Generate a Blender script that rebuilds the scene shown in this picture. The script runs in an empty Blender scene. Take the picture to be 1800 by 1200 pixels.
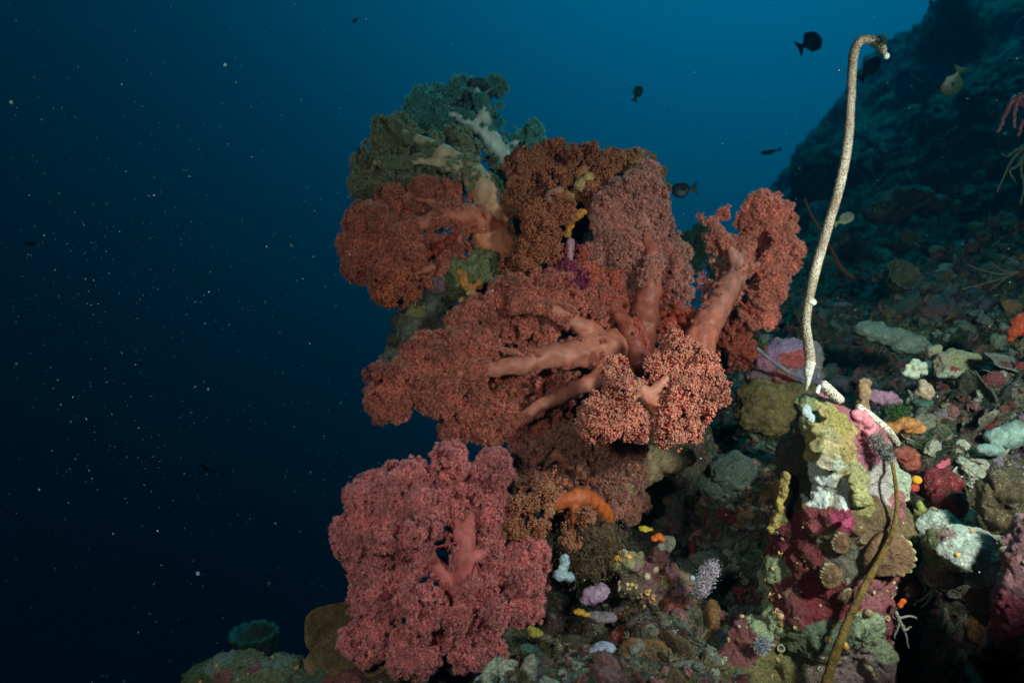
import bpy, math, random
import numpy as np

# ------------------------------------------------------------------ camera, water light, lamps
sc = bpy.context.scene
cam_d = bpy.data.cameras.new("Camera"); cam = bpy.data.objects.new("Camera", cam_d)
sc.collection.objects.link(cam); sc.camera = cam
cam.rotation_euler = (math.radians(90), 0, 0)
cam_d.lens = 24; cam_d.sensor_width = 36; cam_d.clip_start = 0.01; cam_d.clip_end = 200
cam_d.dof.use_dof = True; cam_d.dof.focus_distance = 0.93; cam_d.dof.aperture_fstop = 5.6

sc.view_settings.view_transform = 'Standard'; sc.view_settings.look = 'None'
sc.view_settings.exposure = 0; sc.view_settings.gamma = 1
sc.cycles.volume_bounces = 1; sc.cycles.max_bounces = 8; sc.cycles.transparent_max_bounces = 8

world = bpy.data.worlds.new("World"); sc.world = world; world.use_nodes = True
wn = world.node_tree; wn.nodes.clear()
def wnode(t, **k):
    n = wn.nodes.new(t)
    for a, v in k.items(): setattr(n, a, v)
    return n
w_tc = wnode('ShaderNodeTexCoord')
w_dot = wnode('ShaderNodeVectorMath', operation='DOT_PRODUCT'); w_dot.inputs[1].default_value = (0.30, 0.60, 0.74)
w_nm = wnode('ShaderNodeVectorMath', operation='NORMALIZE')
w_mul = wnode('ShaderNodeMath', operation='MULTIPLY_ADD'); w_mul.inputs[1].default_value = 6.0; w_mul.inputs[2].default_value = -6.0*0.912
w_exp = wnode('ShaderNodeMath', operation='EXPONENT')
w_min = wnode('ShaderNodeMath', operation='MINIMUM'); w_min.inputs[1].default_value = 1.6
w_bg = wnode('ShaderNodeBackground'); w_bg.inputs[0].default_value = (0.0, 0.127, 0.235, 1)
w_out = wnode('ShaderNodeOutputWorld')
l = wn.links.new
l(w_tc.outputs['Generated'], w_nm.inputs[0]); l(w_nm.outputs[0], w_dot.inputs[0]); l(w_dot.outputs['Value'], w_mul.inputs[0])
l(w_mul.outputs[0], w_exp.inputs[0]); l(w_exp.outputs[0], w_min.inputs[0]); l(w_min.outputs[0], w_bg.inputs[1]); l(w_bg.outputs[0], w_out.inputs[0])

def lamp(name, kind, loc, target, energy, col, **k):
    d = bpy.data.lights.new(name, kind); o = bpy.data.objects.new(name, d); sc.collection.objects.link(o)
    d.energy = energy; d.color = col; o.location = loc
    from mathutils import Vector
    v = Vector(target)-Vector(loc); o.rotation_euler = v.to_track_quat('-Z', 'Y').to_euler()
    for a, v in k.items(): setattr(d, a, v)
    return o
# daylight filtered by the water above
lamp('sun', 'SUN', (1.5, 3.6, 4.6), (0.45, 1.6, 0), 1.35, (0.0, 0.75, 0.78), angle=math.radians(25))
# the photographer's two strobes that lit this frame (stronger one on the right arm)
lamp('strobe_right', 'SPOT', (0.63, 0.20, 0.19), (0.60, 1.1, -0.13), 68, (1.0, 0.95, 0.86), spot_size=math.radians(108), spot_blend=1.0, shadow_soft_size=0.05)
lamp('strobe_left', 'SPOT', (-0.30, 0.04, 0.14), (-0.17, 1.1, -0.08), 20, (1.0, 0.88, 0.78), spot_size=math.radians(84), spot_blend=0.8, shadow_soft_size=0.04)

# ------------------------------------------------------------------ helpers
rng = np.random.default_rng(7); random.seed(7)
F = 1200.0
def P(px, py, d): return np.array([(px-900)/F*d, d, (600-py)/F*d])
def PA(a):
    a = np.asarray(a, float); d = a[..., 2]
    return np.stack([(a[..., 0]-900)/F*d, d, (600-a[..., 1])/F*d], -1)
def hsh(ix, iy, iz, seed):
    h = (ix.astype(np.int64)*374761393 + iy.astype(np.int64)*668265263 + iz.astype(np.int64)*2147483647 + seed*974634777) & 0xffffffff
    h = ((h ^ (h >> 13))*1274126177) & 0xffffffff
    h = ((h ^ (h >> 15))*2246822519) & 0xffffffff
    return ((h ^ (h >> 16)) & 0xffffff).astype(np.float64)/0xffffff
def vnoise(p, seed=0):
    f = np.floor(p); t = p-f; i = f.astype(np.int64); t = t*t*(3-2*t); r = 0
    for dx in (0, 1):
        wx = t[:, 0] if dx else 1-t[:, 0]
        for dy in (0, 1):
            wy = t[:, 1] if dy else 1-t[:, 1]
            for dz in (0, 1):
                wz = t[:, 2] if dz else 1-t[:, 2]
                r = r + wx*wy*wz*hsh(i[:, 0]+dx, i[:, 1]+dy, i[:, 2]+dz, seed)
    return r*2-1
def fbm(p, seed=0, o=4, g=0.5):
    s = 0; a = 1; n = 0
    for k in range(o):
        s = s + a*vnoise(p*2**k+17.3*k, seed+k); n += a; a *= g
    return s/n
def worley(p, seed=0):
    f = np.floor(p); i = f.astype(np.int64); best = np.full(len(p), 9.0); b2 = best.copy(); idv = np.zeros(len(p))
    for dx in (-1, 0, 1):
        for dy in (-1, 0, 1):
            for dz in (-1, 0, 1):
                c = i+np.array([dx, dy, dz])
                q = c+np.stack([hsh(c[:, 0], c[:, 1], c[:, 2], seed+k) for k in range(3)], -1)
                d = np.linalg.norm(q-p, axis=1); m = d < best
                b2 = np.where(m, best, np.minimum(b2, d)); best = np.where(m, d, best)
                idv = np.where(m, hsh(c[:, 0], c[:, 1], c[:, 2], seed+9), idv)
    return best, b2, idv
def mesh_obj(name, V, faces, mat, parent=None, col=None, smooth=True, kind=None):
    """faces: list of int arrays (n,3) or (n,4)"""
    V = np.asarray(V, np.float32)
    if isinstance(faces, np.ndarray): faces = [faces]
    faces = [f for f in faces if len(f)]
    me = bpy.data.meshes.new(name); me.vertices.add(len(V)); me.vertices.foreach_set('co', V.ravel())
    tot = np.concatenate([np.full(len(f), f.shape[1], np.int32) for f in faces])
    idx = np.concatenate([f.astype(np.int32).ravel() for f in faces])
    me.loops.add(len(idx)); me.loops.foreach_set('vertex_index', idx)
    me.polygons.add(len(tot)); me.polygons.foreach_set('loop_start', np.concatenate([[0], np.cumsum(tot)[:-1]]).astype(np.int32))
    me.polygons.foreach_set('loop_total', tot)
    if smooth: me.polygons.foreach_set('use_smooth', np.ones(len(tot), bool))
    me.update(calc_edges=True)
    if col is not None: set_col(me, col)
    if mat: me.materials.append(mat)
    o = bpy.data.objects.new(name, me); sc.collection.objects.link(o)
    if parent: o.parent = parent
    if kind: o['kind'] = kind
    return o
def set_col(me, col):
    col = np.asarray(col, np.float32)
    if col.ndim == 1: col = np.tile(col, (len(me.vertices), 1))
    c4 = np.ones((len(me.vertices), 4), np.float32); c4[:, :3] = col
    a = me.color_attributes.new('Col', 'FLOAT_COLOR', 'POINT'); a.data.foreach_set('color', c4.ravel())
def tag(o, label, cat, group=None):
    o['label'] = label; o['category'] = cat
    if group: o['group'] = group
    return o
def empty(name, label, cat, loc, group=None):
    o = bpy.data.objects.new(name, None); o.empty_display_size = 0.02; sc.collection.objects.link(o)
    return tag(o, label, cat, group)
def merge(parts):
    """parts: list of (V, F[, C]) with one face width"""
    Vs, Fs, Cs, n = [], [], [], 0
    for p in parts:
        Vs.append(p[0]); Fs.append(p[1]+n); n += len(p[0])
        if len(p) > 2: Cs.append(np.broadcast_to(p[2], (len(p[0]), 3)))
    return np.concatenate(Vs), np.concatenate(Fs), (np.concatenate(Cs) if Cs else None)
def ico(sub=2):
    import bmesh
    bm = bmesh.new(); bmesh.ops.create_icosphere(bm, subdivisions=sub, radius=1)
    V = np.array([v.co[:] for v in bm.verts]); Fc = np.array([[v.index for v in f.verts] for f in bm.faces]); bm.free()
    return V, Fc
ICO = {k: ico(k) for k in (1, 2, 3, 4, 5, 6)}
def unit(v): return v/np.maximum(np.linalg.norm(v, axis=-1, keepdims=True), 1e-9)
def frames(d):
    up = np.where(np.abs(d[:, 2:3]) > 0.9, np.array([[1., 0, 0]]), np.array([[0, 0, 1.]]))
    a = unit(np.cross(up, d)); return a, np.cross(d, a)
def tube(path, rad, n=10, cap=True):
    path = np.asarray(path, float); rad = np.asarray(rad, float); m = len(path)
    d = unit(np.gradient(path, axis=0))
    a = np.zeros_like(d); u = np.array([0.3, -0.9, 0.2])
    for i in range(m):
        u = u-np.dot(u, d[i])*d[i]; u = u/np.linalg.norm(u); a[i] = u
    b = np.cross(d, a); t = np.arange(n)*2*math.pi/n
    V = path[:, None]+rad[:, None, None]*(a[:, None]*np.cos(t)[None, :, None]+b[:, None]*np.sin(t)[None, :, None])
    V = V.reshape(-1, 3); i = np.arange(m-1)[:, None]*n; j = np.arange(n)[None]; k = (j+1) % n
    Fq = np.stack([i+j, i+k, i+n+k, i+n+j], -1).reshape(-1, 4)
    if cap:
        V = np.concatenate([V, path[:1]-d[:1]*rad[0]*.6, path[-1:]+d[-1:]*rad[-1]*.6]); c0, c1 = m*n, m*n+1
        j = np.arange(n); k = (j+1) % n
        Fq = np.concatenate([Fq, np.stack([k, j, j*0+c0, j*0+c0], -1)[:, :4], np.stack([(m-1)*n+j, (m-1)*n+k, j*0+c1, j*0+c1], -1)])
        tri = Fq[-2*n:, :3]; return V, Fq[:-2*n], tri
    return V, Fq, np.zeros((0, 3), int)
def smooth_path(pts, k=8):
    pts = np.asarray(pts, float); n = len(pts)
    if n < 3:
        t = np.linspace(0, 1, k+1)[:, None]; return pts[0]*(1-t)+pts[-1]*t
    q = np.concatenate([[2*pts[0]-pts[1]], pts, [2*pts[-1]-pts[-2]]]); out = []
    for i in range(1, n):
        p0, p1, p2, p3 = q[i-1], q[i], q[i+1], q[i+2]
        for t in np.arange(k)/k:
            out.append(0.5*((2*p1)+(-p0+p2)*t+(2*p0-5*p1+4*p2-p3)*t*t+(-p0+3*p1-3*p2+p3)*t**3))
    out.append(pts[-1]); return np.array(out)
def remesh(V, Fs, voxel):
    o = mesh_obj('tmp', V, Fs, None, smooth=False)
    m = o.modifiers.new('r', 'REMESH'); m.mode = 'VOXEL'; m.voxel_size = voxel; m.use_smooth_shade = True
    s = o.modifiers.new('s', 'SMOOTH'); s.factor = 0.5; s.iterations = 3
    dg = bpy.context.evaluated_depsgraph_get(); e = o.evaluated_get(dg); me = e.to_mesh()
    V2 = np.zeros(len(me.vertices)*3, np.float32); me.vertices.foreach_get('co', V2); V2 = V2.reshape(-1, 3).astype(float)
    lt = np.zeros(len(me.polygons), np.int32); me.polygons.foreach_get('loop_total', lt)
    vi = np.zeros(len(me.loops), np.int32); me.loops.foreach_get('vertex_index', vi)
    N = np.zeros(len(me.vertices)*3, np.float32); me.vertices.foreach_get('normal', N); N = N.reshape(-1, 3).astype(float)
    e.to_mesh_clear(); md = o.data; bpy.data.objects.remove(o); bpy.data.meshes.remove(md)
    assert (lt == 4).all(); return V2, vi.reshape(-1, 4), N
def normals(V, Fq):
    a = V[Fq[:, 0]]; n = np.cross(V[Fq[:, 1]]-a, V[Fq[:, 2]]-a) if Fq.shape[1] == 3 else np.cross(V[Fq[:, 2]]-a, V[Fq[:, 3]]-V[Fq[:, 1]])
    N = np.zeros_like(V)
    for k in range(Fq.shape[1]): np.add.at(N, Fq[:, k], n)
    return unit(N)

# ------------------------------------------------------------------ materials
def new_mat(name):
    m = bpy.data.materials.new(name); m.use_nodes = True; nt = m.node_tree; b = nt.nodes['Principled BSDF']
    return m, nt, b
def N_(nt, t, **k):
    n = nt.nodes.new(t)
    for a, v in k.items(): setattr(n, a, v)
    return n
def mixc(nt, mode, fac, a, b):
    n = N_(nt, 'ShaderNodeMix', data_type='RGBA', blend_type=mode)
    for s, v in ((0, fac), (6, a), (7, b)):
        if hasattr(v, 'is_linked') or hasattr(v, 'links'): nt.links.new(v, n.inputs[s])
        elif isinstance(v, (int, float)): n.inputs[s].default_value = v
        else: n.inputs[s].default_value = (*v, 1)
    return n.outputs[2]
def ramp(nt, src, stops, interp='LINEAR'):
    n = N_(nt, 'ShaderNodeValToRGB'); cr = n.color_ramp; cr.interpolation = interp
    while len(cr.elements) < len(stops): cr.elements.new(0.5)
    for e, (p, c) in zip(cr.elements, stops): e.position = p; e.color = (*c, 1) if len(c) == 3 else c
    nt.links.new(src, n.inputs[0]); return n.outputs[0]
def coords(nt):
    return N_(nt, 'ShaderNodeTexCoord').outputs['Object']
def noise(nt, vec, scale, detail=4, rough=0.55, dist=0):
    n = N_(nt, 'ShaderNodeTexNoise'); n.inputs['Scale'].default_value = scale; n.inputs['Detail'].default_value = detail
    n.inputs['Roughness'].default_value = rough; n.inputs['Distortion'].default_value = dist
    nt.links.new(vec, n.inputs['Vector']); return n
def voro(nt, vec, scale, feature='F1'):
    n = N_(nt, 'ShaderNodeTexVoronoi', feature=feature); n.inputs['Scale'].default_value = scale; nt.links.new(vec, n.inputs['Vector']); return n
def warp(nt, vec, scale, amt):
    n = noise(nt, vec, scale, 3); s = N_(nt, 'ShaderNodeVectorMath', operation='MULTIPLY_ADD')
    nt.links.new(n.outputs['Color'], s.inputs[0]); s.inputs[1].default_value = (amt,)*3; nt.links.new(vec, s.inputs[2]); return s.outputs[0]
def bump(nt, b, h, strength=0.5, dist=0.004, prev=None):
    n = N_(nt, 'ShaderNodeBump'); n.inputs['Strength'].default_value = strength; n.inputs['Distance'].default_value = dist
    nt.links.new(h, n.inputs['Height'])
    if prev: nt.links.new(prev, n.inputs['Normal'])
    nt.links.new(n.outputs[0], b.inputs['Normal']); return n.outputs[0]
REEF = [(0.0, (0.05, 0.012, 0.014)), (0.10, (0.10, 0.085, 0.03)), (0.22, (0.035, 0.03, 0.018)), (0.32, (0.16, 0.13, 0.10)),
        (0.42, (0.19, 0.055, 0.075)), (0.50, (0.055, 0.075, 0.035)), (0.60, (0.21, 0.13, 0.075)), (0.68, (0.09, 0.02, 0.02)),
        (0.78, (0.17, 0.11, 0.15)), (0.86, (0.26, 0.24, 0.17)), (0.93, (0.06, 0.05, 0.02)), (0.97, (0.36, 0.34, 0.28))]
def reef_mat(name, patch=22, mixamt=0.6, dark=1.0, speck=1.0, bdist=0.004, fine=260, bs=1.0, lo=0.22):
    m, nt, b = new_mat(name); c = coords(nt); w = warp(nt, c, patch*1.2, 0.9/patch)
    at = N_(nt, 'ShaderNodeAttribute', attribute_name='Col').outputs['Color']
    def cell(scale):
        v = voro(nt, w, scale); s = N_(nt, 'ShaderNodeSeparateColor'); nt.links.new(v.outputs['Color'], s.inputs[0])
        return ramp(nt, s.outputs[0], REEF, 'CONSTANT')
    c1 = cell(patch); c2 = cell(patch*3.3)
    nz = noise(nt, c, patch*1.7, 5).outputs[0]
    pal = mixc(nt, 'MIX', ramp(nt, nz, [(0.42, (0, 0, 0)), (0.58, (1, 1, 1))]), c1, c2)
    col = mixc(nt, 'MIX', mixamt, at, pal)
    # turf, sediment and grain
    n2 = noise(nt, c, fine, 3, 0.7).outputs[0]
    col = mixc(nt, 'MULTIPLY', 0.85, col, ramp(nt, n2, [(0.25, (lo, lo*1.06, lo)), (0.5, (0.8, 0.8, 0.8)), (0.75, (1.5, 1.5, 1.4))]))
    n3 = noise(nt, c, fine*0.35, 6, 0.75).outputs[0]
    col = mixc(nt, 'MIX', ramp(nt, n3, [(0.60, (0, 0, 0)), (0.70, (0.55*speck,)*3)]), col, (0.34, 0.33, 0.27))
    vs = voro(nt, c, fine*0.5); col = mixc(nt, 'MIX', ramp(nt, vs.outputs['Distance'], [(0.10, (0.7*speck,)*3), (0.16, (0, 0, 0))]), col, (0.42, 0.36, 0.26))
    nt.links.new(col, b.inputs['Base Color']); b.inputs['Roughness'].default_value = 0.75; b.inputs['Specular IOR Level'].default_value = 0.35
    p = bump(nt, b, noise(nt, c, fine*0.3, 6, 0.7).outputs[0], 1.0, bdist*2*bs)
    bump(nt, b, voro(nt, w, fine*0.55).outputs['Distance'], 0.6, bdist*0.6, p)
    return m
def flesh_mat(name, streak=0.25, scale=90, trans=0.35, rough=0.5, fine=700, bstr=0.25):
    """soft living tissue, colour from the Col attribute, a little light passing through"""
    m, nt, b = new_mat(name); c = coords(nt); at = N_(nt, 'ShaderNodeAttribute', attribute_name='Col').outputs['Color']
    n1 = noise(nt, c, scale, 5, 0.6, 0.4).outputs[0]; n2 = noise(nt, c, fine, 2, 0.6).outputs[0]
    col = mixc(nt, 'MULTIPLY', 1.0, at, ramp(nt, n1, [(0.3, (1-streak,)*3), (0.7, (1+streak,)*3)]))
    col = mixc(nt, 'MULTIPLY', 1.0, col, ramp(nt, n2, [(0.3, (0.82,)*3), (0.7, (1.12,)*3)]))
    nt.links.new(col, b.inputs['Base Color']); b.inputs['Roughness'].default_value = rough; b.inputs['Specular IOR Level'].default_value = 0.25
    bump(nt, b, n1, bstr, 0.004)
    if trans:
        t = N_(nt, 'ShaderNodeBsdfTranslucent'); nt.links.new(col, t.inputs[0]); mx = N_(nt, 'ShaderNodeMixShader'); mx.inputs[0].default_value = trans
        nt.links.new(b.outputs[0], mx.inputs[1]); nt.links.new(t.outputs[0], mx.inputs[2]); nt.links.new(mx.outputs[0], nt.nodes['Material Output'].inputs[0])
    return m
M_reef = reef_mat('reef_rock', 26, 0.8, bdist=0.006, fine=190, bs=2.5)
M_reef_far = reef_mat('far_reef_rock', 3.5, 0.6, bdist=0.02, fine=40)
M_rock = reef_mat('encrusted_rock', 34, 0.22, bdist=0.003, fine=330, bs=2.4, speck=0.5)
M_patch = reef_mat('painted_by_growth', 60, 0.07, bdist=0.003, fine=380, speck=0.4, bs=2.6, lo=0.42)
M_flesh = flesh_mat('soft_coral_stem', 0.14, 110, 0.12, 0.5, 900, 0.15)
_nt = M_flesh.node_tree; _b = _nt.nodes['Principled BSDF']; _b.inputs['Subsurface Weight'].default_value = 0.65
_b.inputs['Subsurface Radius'].default_value = (1.0, 0.35, 0.22); _b.inputs['Subsurface Scale'].default_value = 0.012
_c = coords(_nt); _v = voro(_nt, warp(_nt, _c, 60, 0.02), 430); _src = _b.inputs['Base Color'].links[0].from_socket
_m = mixc(_nt, 'MIX', ramp(_nt, _v.outputs['Distance'], [(0.08, (0.45,)*3), (0.17, (0, 0, 0))]), _src, (0.80, 0.46, 0.34)); _nt.links.new(_m, _b.inputs['Base Color']); M_polyp = flesh_mat('soft_coral_polyps', 0.25, 45, 0.5, 0.6, 500, 0)
M_smooth = flesh_mat('smooth_sponge', 0.12, 60, 0.15, 0.4, 500, 0.2)
M_rough = flesh_mat('rough_sponge', 0.45, 160, 0.0, 0.7, 900, 0.9)
def sponge_mat(name):
    m, nt, b = new_mat(name); c = coords(nt); at = N_(nt, 'ShaderNodeAttribute', attribute_name='Col').outputs['Color']
    n1 = noise(nt, c, 70, 6, 0.65, 0.6).outputs[0]; n2 = noise(nt, c, 420, 4, 0.7).outputs[0]; v = voro(nt, c, 300)
    col = mixc(nt, 'MULTIPLY', 1.0, at, ramp(nt, n1, [(0.30, (0.40, 0.38, 0.36)), (0.55, (0.95,)*3), (0.75, (1.25,)*3)]))
    col = mixc(nt, 'MULTIPLY', 0.9, col, ramp(nt, n2, [(0.3, (0.55,)*3), (0.65, (1.25,)*3)]))
    n3 = noise(nt, c, 110, 6, 0.75).outputs[0]
    col = mixc(nt, 'MIX', ramp(nt, n3, [(0.57, (0, 0, 0)), (0.66, (0.6,)*3)]), col, (0.22, 0.20, 0.14))
    col = mixc(nt, 'MIX', ramp(nt, v.outputs['Distance'], [(0.12, (0.55,)*3), (0.2, (0, 0, 0))]), col, (0.5, 0.44, 0.34))
    nt.links.new(col, b.inputs['Base Color']); b.inputs['Roughness'].default_value = 0.6; b.inputs['Specular IOR Level'].default_value = 0.3
    p = bump(nt, b, n1, 0.9, 0.008); bump(nt, b, n2, 0.8, 0.003, p); return m
M_sponge = sponge_mat('encrusted_sponge')
M_turf = flesh_mat('algal_turf', 0.3, 60, 0.3, 0.7, 500, 0)
M_fish = flesh_mat('fish_skin', 0.15, 300, 0.0, 0.45, 900, 0.1)

# ------------------------------------------------------------------ soft corals
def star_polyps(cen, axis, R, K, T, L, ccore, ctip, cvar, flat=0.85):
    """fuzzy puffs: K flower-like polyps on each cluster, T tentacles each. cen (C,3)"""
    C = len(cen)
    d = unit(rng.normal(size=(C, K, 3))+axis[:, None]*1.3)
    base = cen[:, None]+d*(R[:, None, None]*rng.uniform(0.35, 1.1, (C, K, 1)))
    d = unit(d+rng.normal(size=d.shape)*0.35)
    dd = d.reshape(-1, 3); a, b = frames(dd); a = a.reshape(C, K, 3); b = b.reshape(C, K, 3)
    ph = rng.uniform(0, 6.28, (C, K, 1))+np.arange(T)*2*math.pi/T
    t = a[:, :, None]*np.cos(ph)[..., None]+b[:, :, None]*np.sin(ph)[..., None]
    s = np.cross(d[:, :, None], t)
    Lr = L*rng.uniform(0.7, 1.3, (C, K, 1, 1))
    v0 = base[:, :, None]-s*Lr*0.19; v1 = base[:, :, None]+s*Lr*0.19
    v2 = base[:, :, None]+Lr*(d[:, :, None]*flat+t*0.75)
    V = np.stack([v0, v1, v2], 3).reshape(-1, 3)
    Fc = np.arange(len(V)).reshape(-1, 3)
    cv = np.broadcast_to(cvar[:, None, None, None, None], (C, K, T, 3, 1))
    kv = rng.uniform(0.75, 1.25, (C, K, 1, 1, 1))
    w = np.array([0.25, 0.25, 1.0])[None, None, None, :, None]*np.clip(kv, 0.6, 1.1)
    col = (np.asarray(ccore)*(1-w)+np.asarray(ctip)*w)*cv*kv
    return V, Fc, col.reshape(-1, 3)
def ball_polyps(cen, axis, R, K, L, ccore, ctip, cvar):
    C = len(cen); d = unit(rng.normal(size=(C, K, 3))+axis[:, None]*0.8)
    p = cen[:, None]+d*(R[:, None, None]*rng.uniform(0.5, 1.15, (C, K, 1)))
    iv, fc = ICO[1]; r = L*rng.uniform(0.6, 1.1, (C, K, 1, 1))
    V = (p[:, :, None]+iv[None, None]*r).reshape(-1, 3); n = C*K
    Fc = (fc[None]+np.arange(n)[:, None, None]*len(iv)).reshape(-1, 3)
    out = np.clip(np.einsum('ijk,vk->ijv', d, iv)*0.6+0.35, 0, 1)[..., None]
    col = (np.asarray(ccore)*(1-out)+np.asarray(ctip)*out)*cvar[:, None, None, None]*rng.uniform(0.75, 1.2, (C, K, 1, 1))
    return V, Fc, col.reshape(-1, 3)
def keep_clear(p, T3, pk=0.22, vis=0.62):
    """crowns open around the thick stems instead of burying them"""
    ok = np.ones(len(p), bool); ps = p[:, [0, 2]]/p[:, 1:2]
    for q, rr in T3:
        m = (rr > 0.0085) & (np.linspace(0, 1, len(q)) < vis)
        if not m.any(): continue
        qs = q[m][:, [0, 2]]/q[m][:, 1:2]; D = np.linalg.norm(ps[:, None]-qs[None], axis=2); j = D.argmin(1); dm = D[np.arange(len(p)), j]
        inf = (dm < rr[m][j]/q[m][j][:, 1]*0.70) & (p[:, 1] < q[m][j][:, 1])
        ok &= ~inf | (rng.random(len(p)) < pk)
    return ok
def colony(name, label, trunks, blobs, core, tip, stem, base=None, kind='fuzzy', space=0.0135, K=34, L=0.0032, gap=0.27, nseed=0,
           voxel=None, base_len=0.06, group='tree shaped soft corals on the bommie', stem_tip=None, R=None, lobe=1.0, clear=0.22, vis=0.62, front=0.016, dive=0.034, den=1.0, core_r=0.55):
    core, tip, stem = np.array(core), np.array(tip)*1.05, np.array(stem)*np.array([0.66, 0.47, 0.44]); core = np.clip(core*1.35, 0, .75); base = stem if base is None else np.array(base)
    stem_tip = stem if stem_tip is None else np.array(stem_tip)*np.array([0.60, 0.50, 0.48])
    T3 = []
    for t in trunks:
        q = smooth_path(PA([(a[0], a[1], a[2]) for a in t]), 6)
        rr = np.array([a[3]*(0.92-0.22*i/(len(t)-1))/F*a[2] for i, a in enumerate(t)], float); rr = np.interp(np.linspace(0, len(t)-1, len(q)), np.arange(len(t)), rr)
        q[1:-1] += rng.normal(size=(len(q)-2, 3))*rr[1:-1, None]*0.10
        u_ = np.linspace(0, 1, len(q)); u_ = np.clip((u_-0.4)/0.6, 0, 1); q[:, 1] += u_*u_*(3-2*u_)*dive
        T3.append((q, rr))
    org = T3[0][0][0]
    root = empty(name, label, 'soft coral', org, group)
    # growth of the fine branches towards points in the crown
    nodes, par, nr, dirs = [], [], [], []
    for q, rr in T3:
        s0 = max(1, len(q)//4) if q is T3[0][0] else 0
        for i in range(s0, len(q)):
            nodes.append(q[i]); par.append(-1); nr.append(rr[i]); dirs.append(unit(q[min(i+1, len(q)-1)]-q[i-1] if i else q[1]-q[0]))
    nodes = list(nodes); ns = len(nodes)
    att, ab, lobec, lobeb = [], [], [], []
    for bi, (px, py, d, rx, ry, rz) in enumerate(blobs):
        c = P(px, py, d); s = d/F; ra = np.array([rx*s, rz*s, ry*s]); vol = 4/3*math.pi*ra.prod(); rho0 = space*0.95*lobe
        m_ = max(5, int(den*0.36*vol/rho0**3)); lc = unit(rng.normal(size=(m_, 3)))*rng.uniform(0.15, 1, (m_, 1))**0.33
        lc = lc*(1+0.30*fbm(lc*1.7+nseed*3.3+bi, nseed+bi, 3))[:, None]
        lr = rho0*rng.uniform(0.5, 1.35, m_); lcw = c+lc*np.maximum(ra-rho0*0.6, rho0*.4)
        nl = int(12.57*(rho0/(space*0.56))**2*0.62)
        u = unit(rng.normal(size=(m_, nl, 3))+unit(lc)[:, None]*0.75)
        p = (lcw[:, None]+u*(lr[:, None, None]*(1+0.12*rng.normal(size=(m_, nl, 1))))).reshape(-1, 3)
        pu = unit(rng.normal(size=(max(4, int(0.30*vol/space**3)), 3)))*rng.uniform(0.3, 1.12, (max(4, int(0.30*vol/space**3)), 1))**0.4
        p = np.concatenate([p, c+pu*(1+0.42*fbm(pu*2.1+nseed*3.3+bi, nseed+bi, 3))[:, None]*ra])
        lobec.append(np.concatenate([lcw, lr[:, None]], 1)); lobeb += [bi]*m_
        g = 0.65*(vnoise(p*(0.55/space/3), nseed+5)*0.5+0.5)+0.35*(vnoise(p*(0.55/space), nseed+6)*0.5+0.5)
        p[:, 1] -= front
        p = p[g > gap*1.15]; p = p[keep_clear(p, T3, clear, vis)]; att.append(p); ab += [bi]*len(p)
    bcs = np.array([P(b[0], b[1], b[2]) for b in blobs])
    for q, rr in T3:      # growth behind and beside the stems
        i0 = int(len(q)*0.3) if q is T3[0][0] else 2
        for i in range(i0, len(q)):
            n = int(1+rr[i]*2.0*len(q)**0*0.02/space**2); k = rng.uniform(-1, 1, (n, 3))*np.array([rr[i]*2.0+space, 0, rr[i]*2.0+space])
            p = q[i]+k; p[:, 1] = q[i][1]+rr[i]*1.2+rng.uniform(0, 0.03, n); att.append(p); ab += list(np.linalg.norm(p[:, None]-bcs[None], axis=2).argmin(1))
    att = np.concatenate(att); ab = np.array(ab)
    N = np.array(nodes); live = rng.random(len(att)) < 0.4; lobec = np.concatenate(lobec); lobeb = np.array(lobeb); lobec[:, 1] -= front; lk = keep_clear(lobec[:, :3], T3, 0.0, vis); lobec = lobec[lk]; lobeb = lobeb[lk]
    step = space*0.75; kill = space*0.85
    bd = np.full(len(att), 1e9); bi_ = np.zeros(len(att), int); newi = np.arange(len(N)); par = list(par)
    for it in range(60):
        nn = N[newi]; li = np.where(live)[0]
        if len(li) == 0: break
        D = np.linalg.norm(att[li, None]-nn[None], axis=2) if len(li)*len(nn) < 6e6 else np.sqrt(np.maximum((att[li]**2).sum(1)[:, None]+(nn**2).sum(1)[None]-2*att[li]@nn.T, 0)); j = D.argmin(1); dm = D[np.arange(len(li)), j]
        up = dm < bd[li]; bd[li[up]] = dm[up]; bi_[li[up]] = newi[j[up]]
        live &= bd > kill; li = np.where(live)[0]
        if len(li) == 0: break
        acc = np.zeros_like(N); np.add.at(acc, bi_[li], unit(att[li]-N[bi_[li]]))
        act = np.unique(bi_[li]); dr = unit(acc[act]+rng.normal(size=(len(act), 3))*0.35)
        nw = N[act]+dr*step; newi = np.arange(len(N), len(N)+len(nw)); N = np.concatenate([N, nw]); par += list(act)
        if len(N) > 14000: break
    par = np.array(par); M = len(N); w = np.zeros(M)
    r0 = space*0.10
    for i in range(M-1, ns-1, -1):
        if w[i] == 0: w[i] = r0**2.15
        if par[i] >= 0: w[par[i]] += w[i]
    rad = np.minimum(w**(1/2.15), space*0.9)
    # nearest crown part for each fine node
    lab = np.zeros(M, int); 
    bc = np.array([P(b[0], b[1], b[2]) for b in blobs]); lab = np.linalg.norm(N[:, None]-bc[None], axis=2).argmin(1)
    # stem = main trunks, one smooth surface
    vox = voxel or max(0.0022, min(0.004, T3[0][1][0]*0.14)); Vs, Fs, n0 = [], [], 0
    for q, rr in T3:
        V, Fq, tri = tube(q, rr, 14); Vs.append(V); Fs += [Fq+n0, tri+n0]; n0 += len(V)
        V, Fc = ICO[2]; 
        for i in range(0, len(q), 3): Vs.append(V*rr[i]*0.985+q[i]); Fs.append(Fc+n0); n0 += len(V)
    # thicker offshoots join the stem surface
    thick = [i for i in range(ns, M) if rad[i] > vox*0.95]
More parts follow.
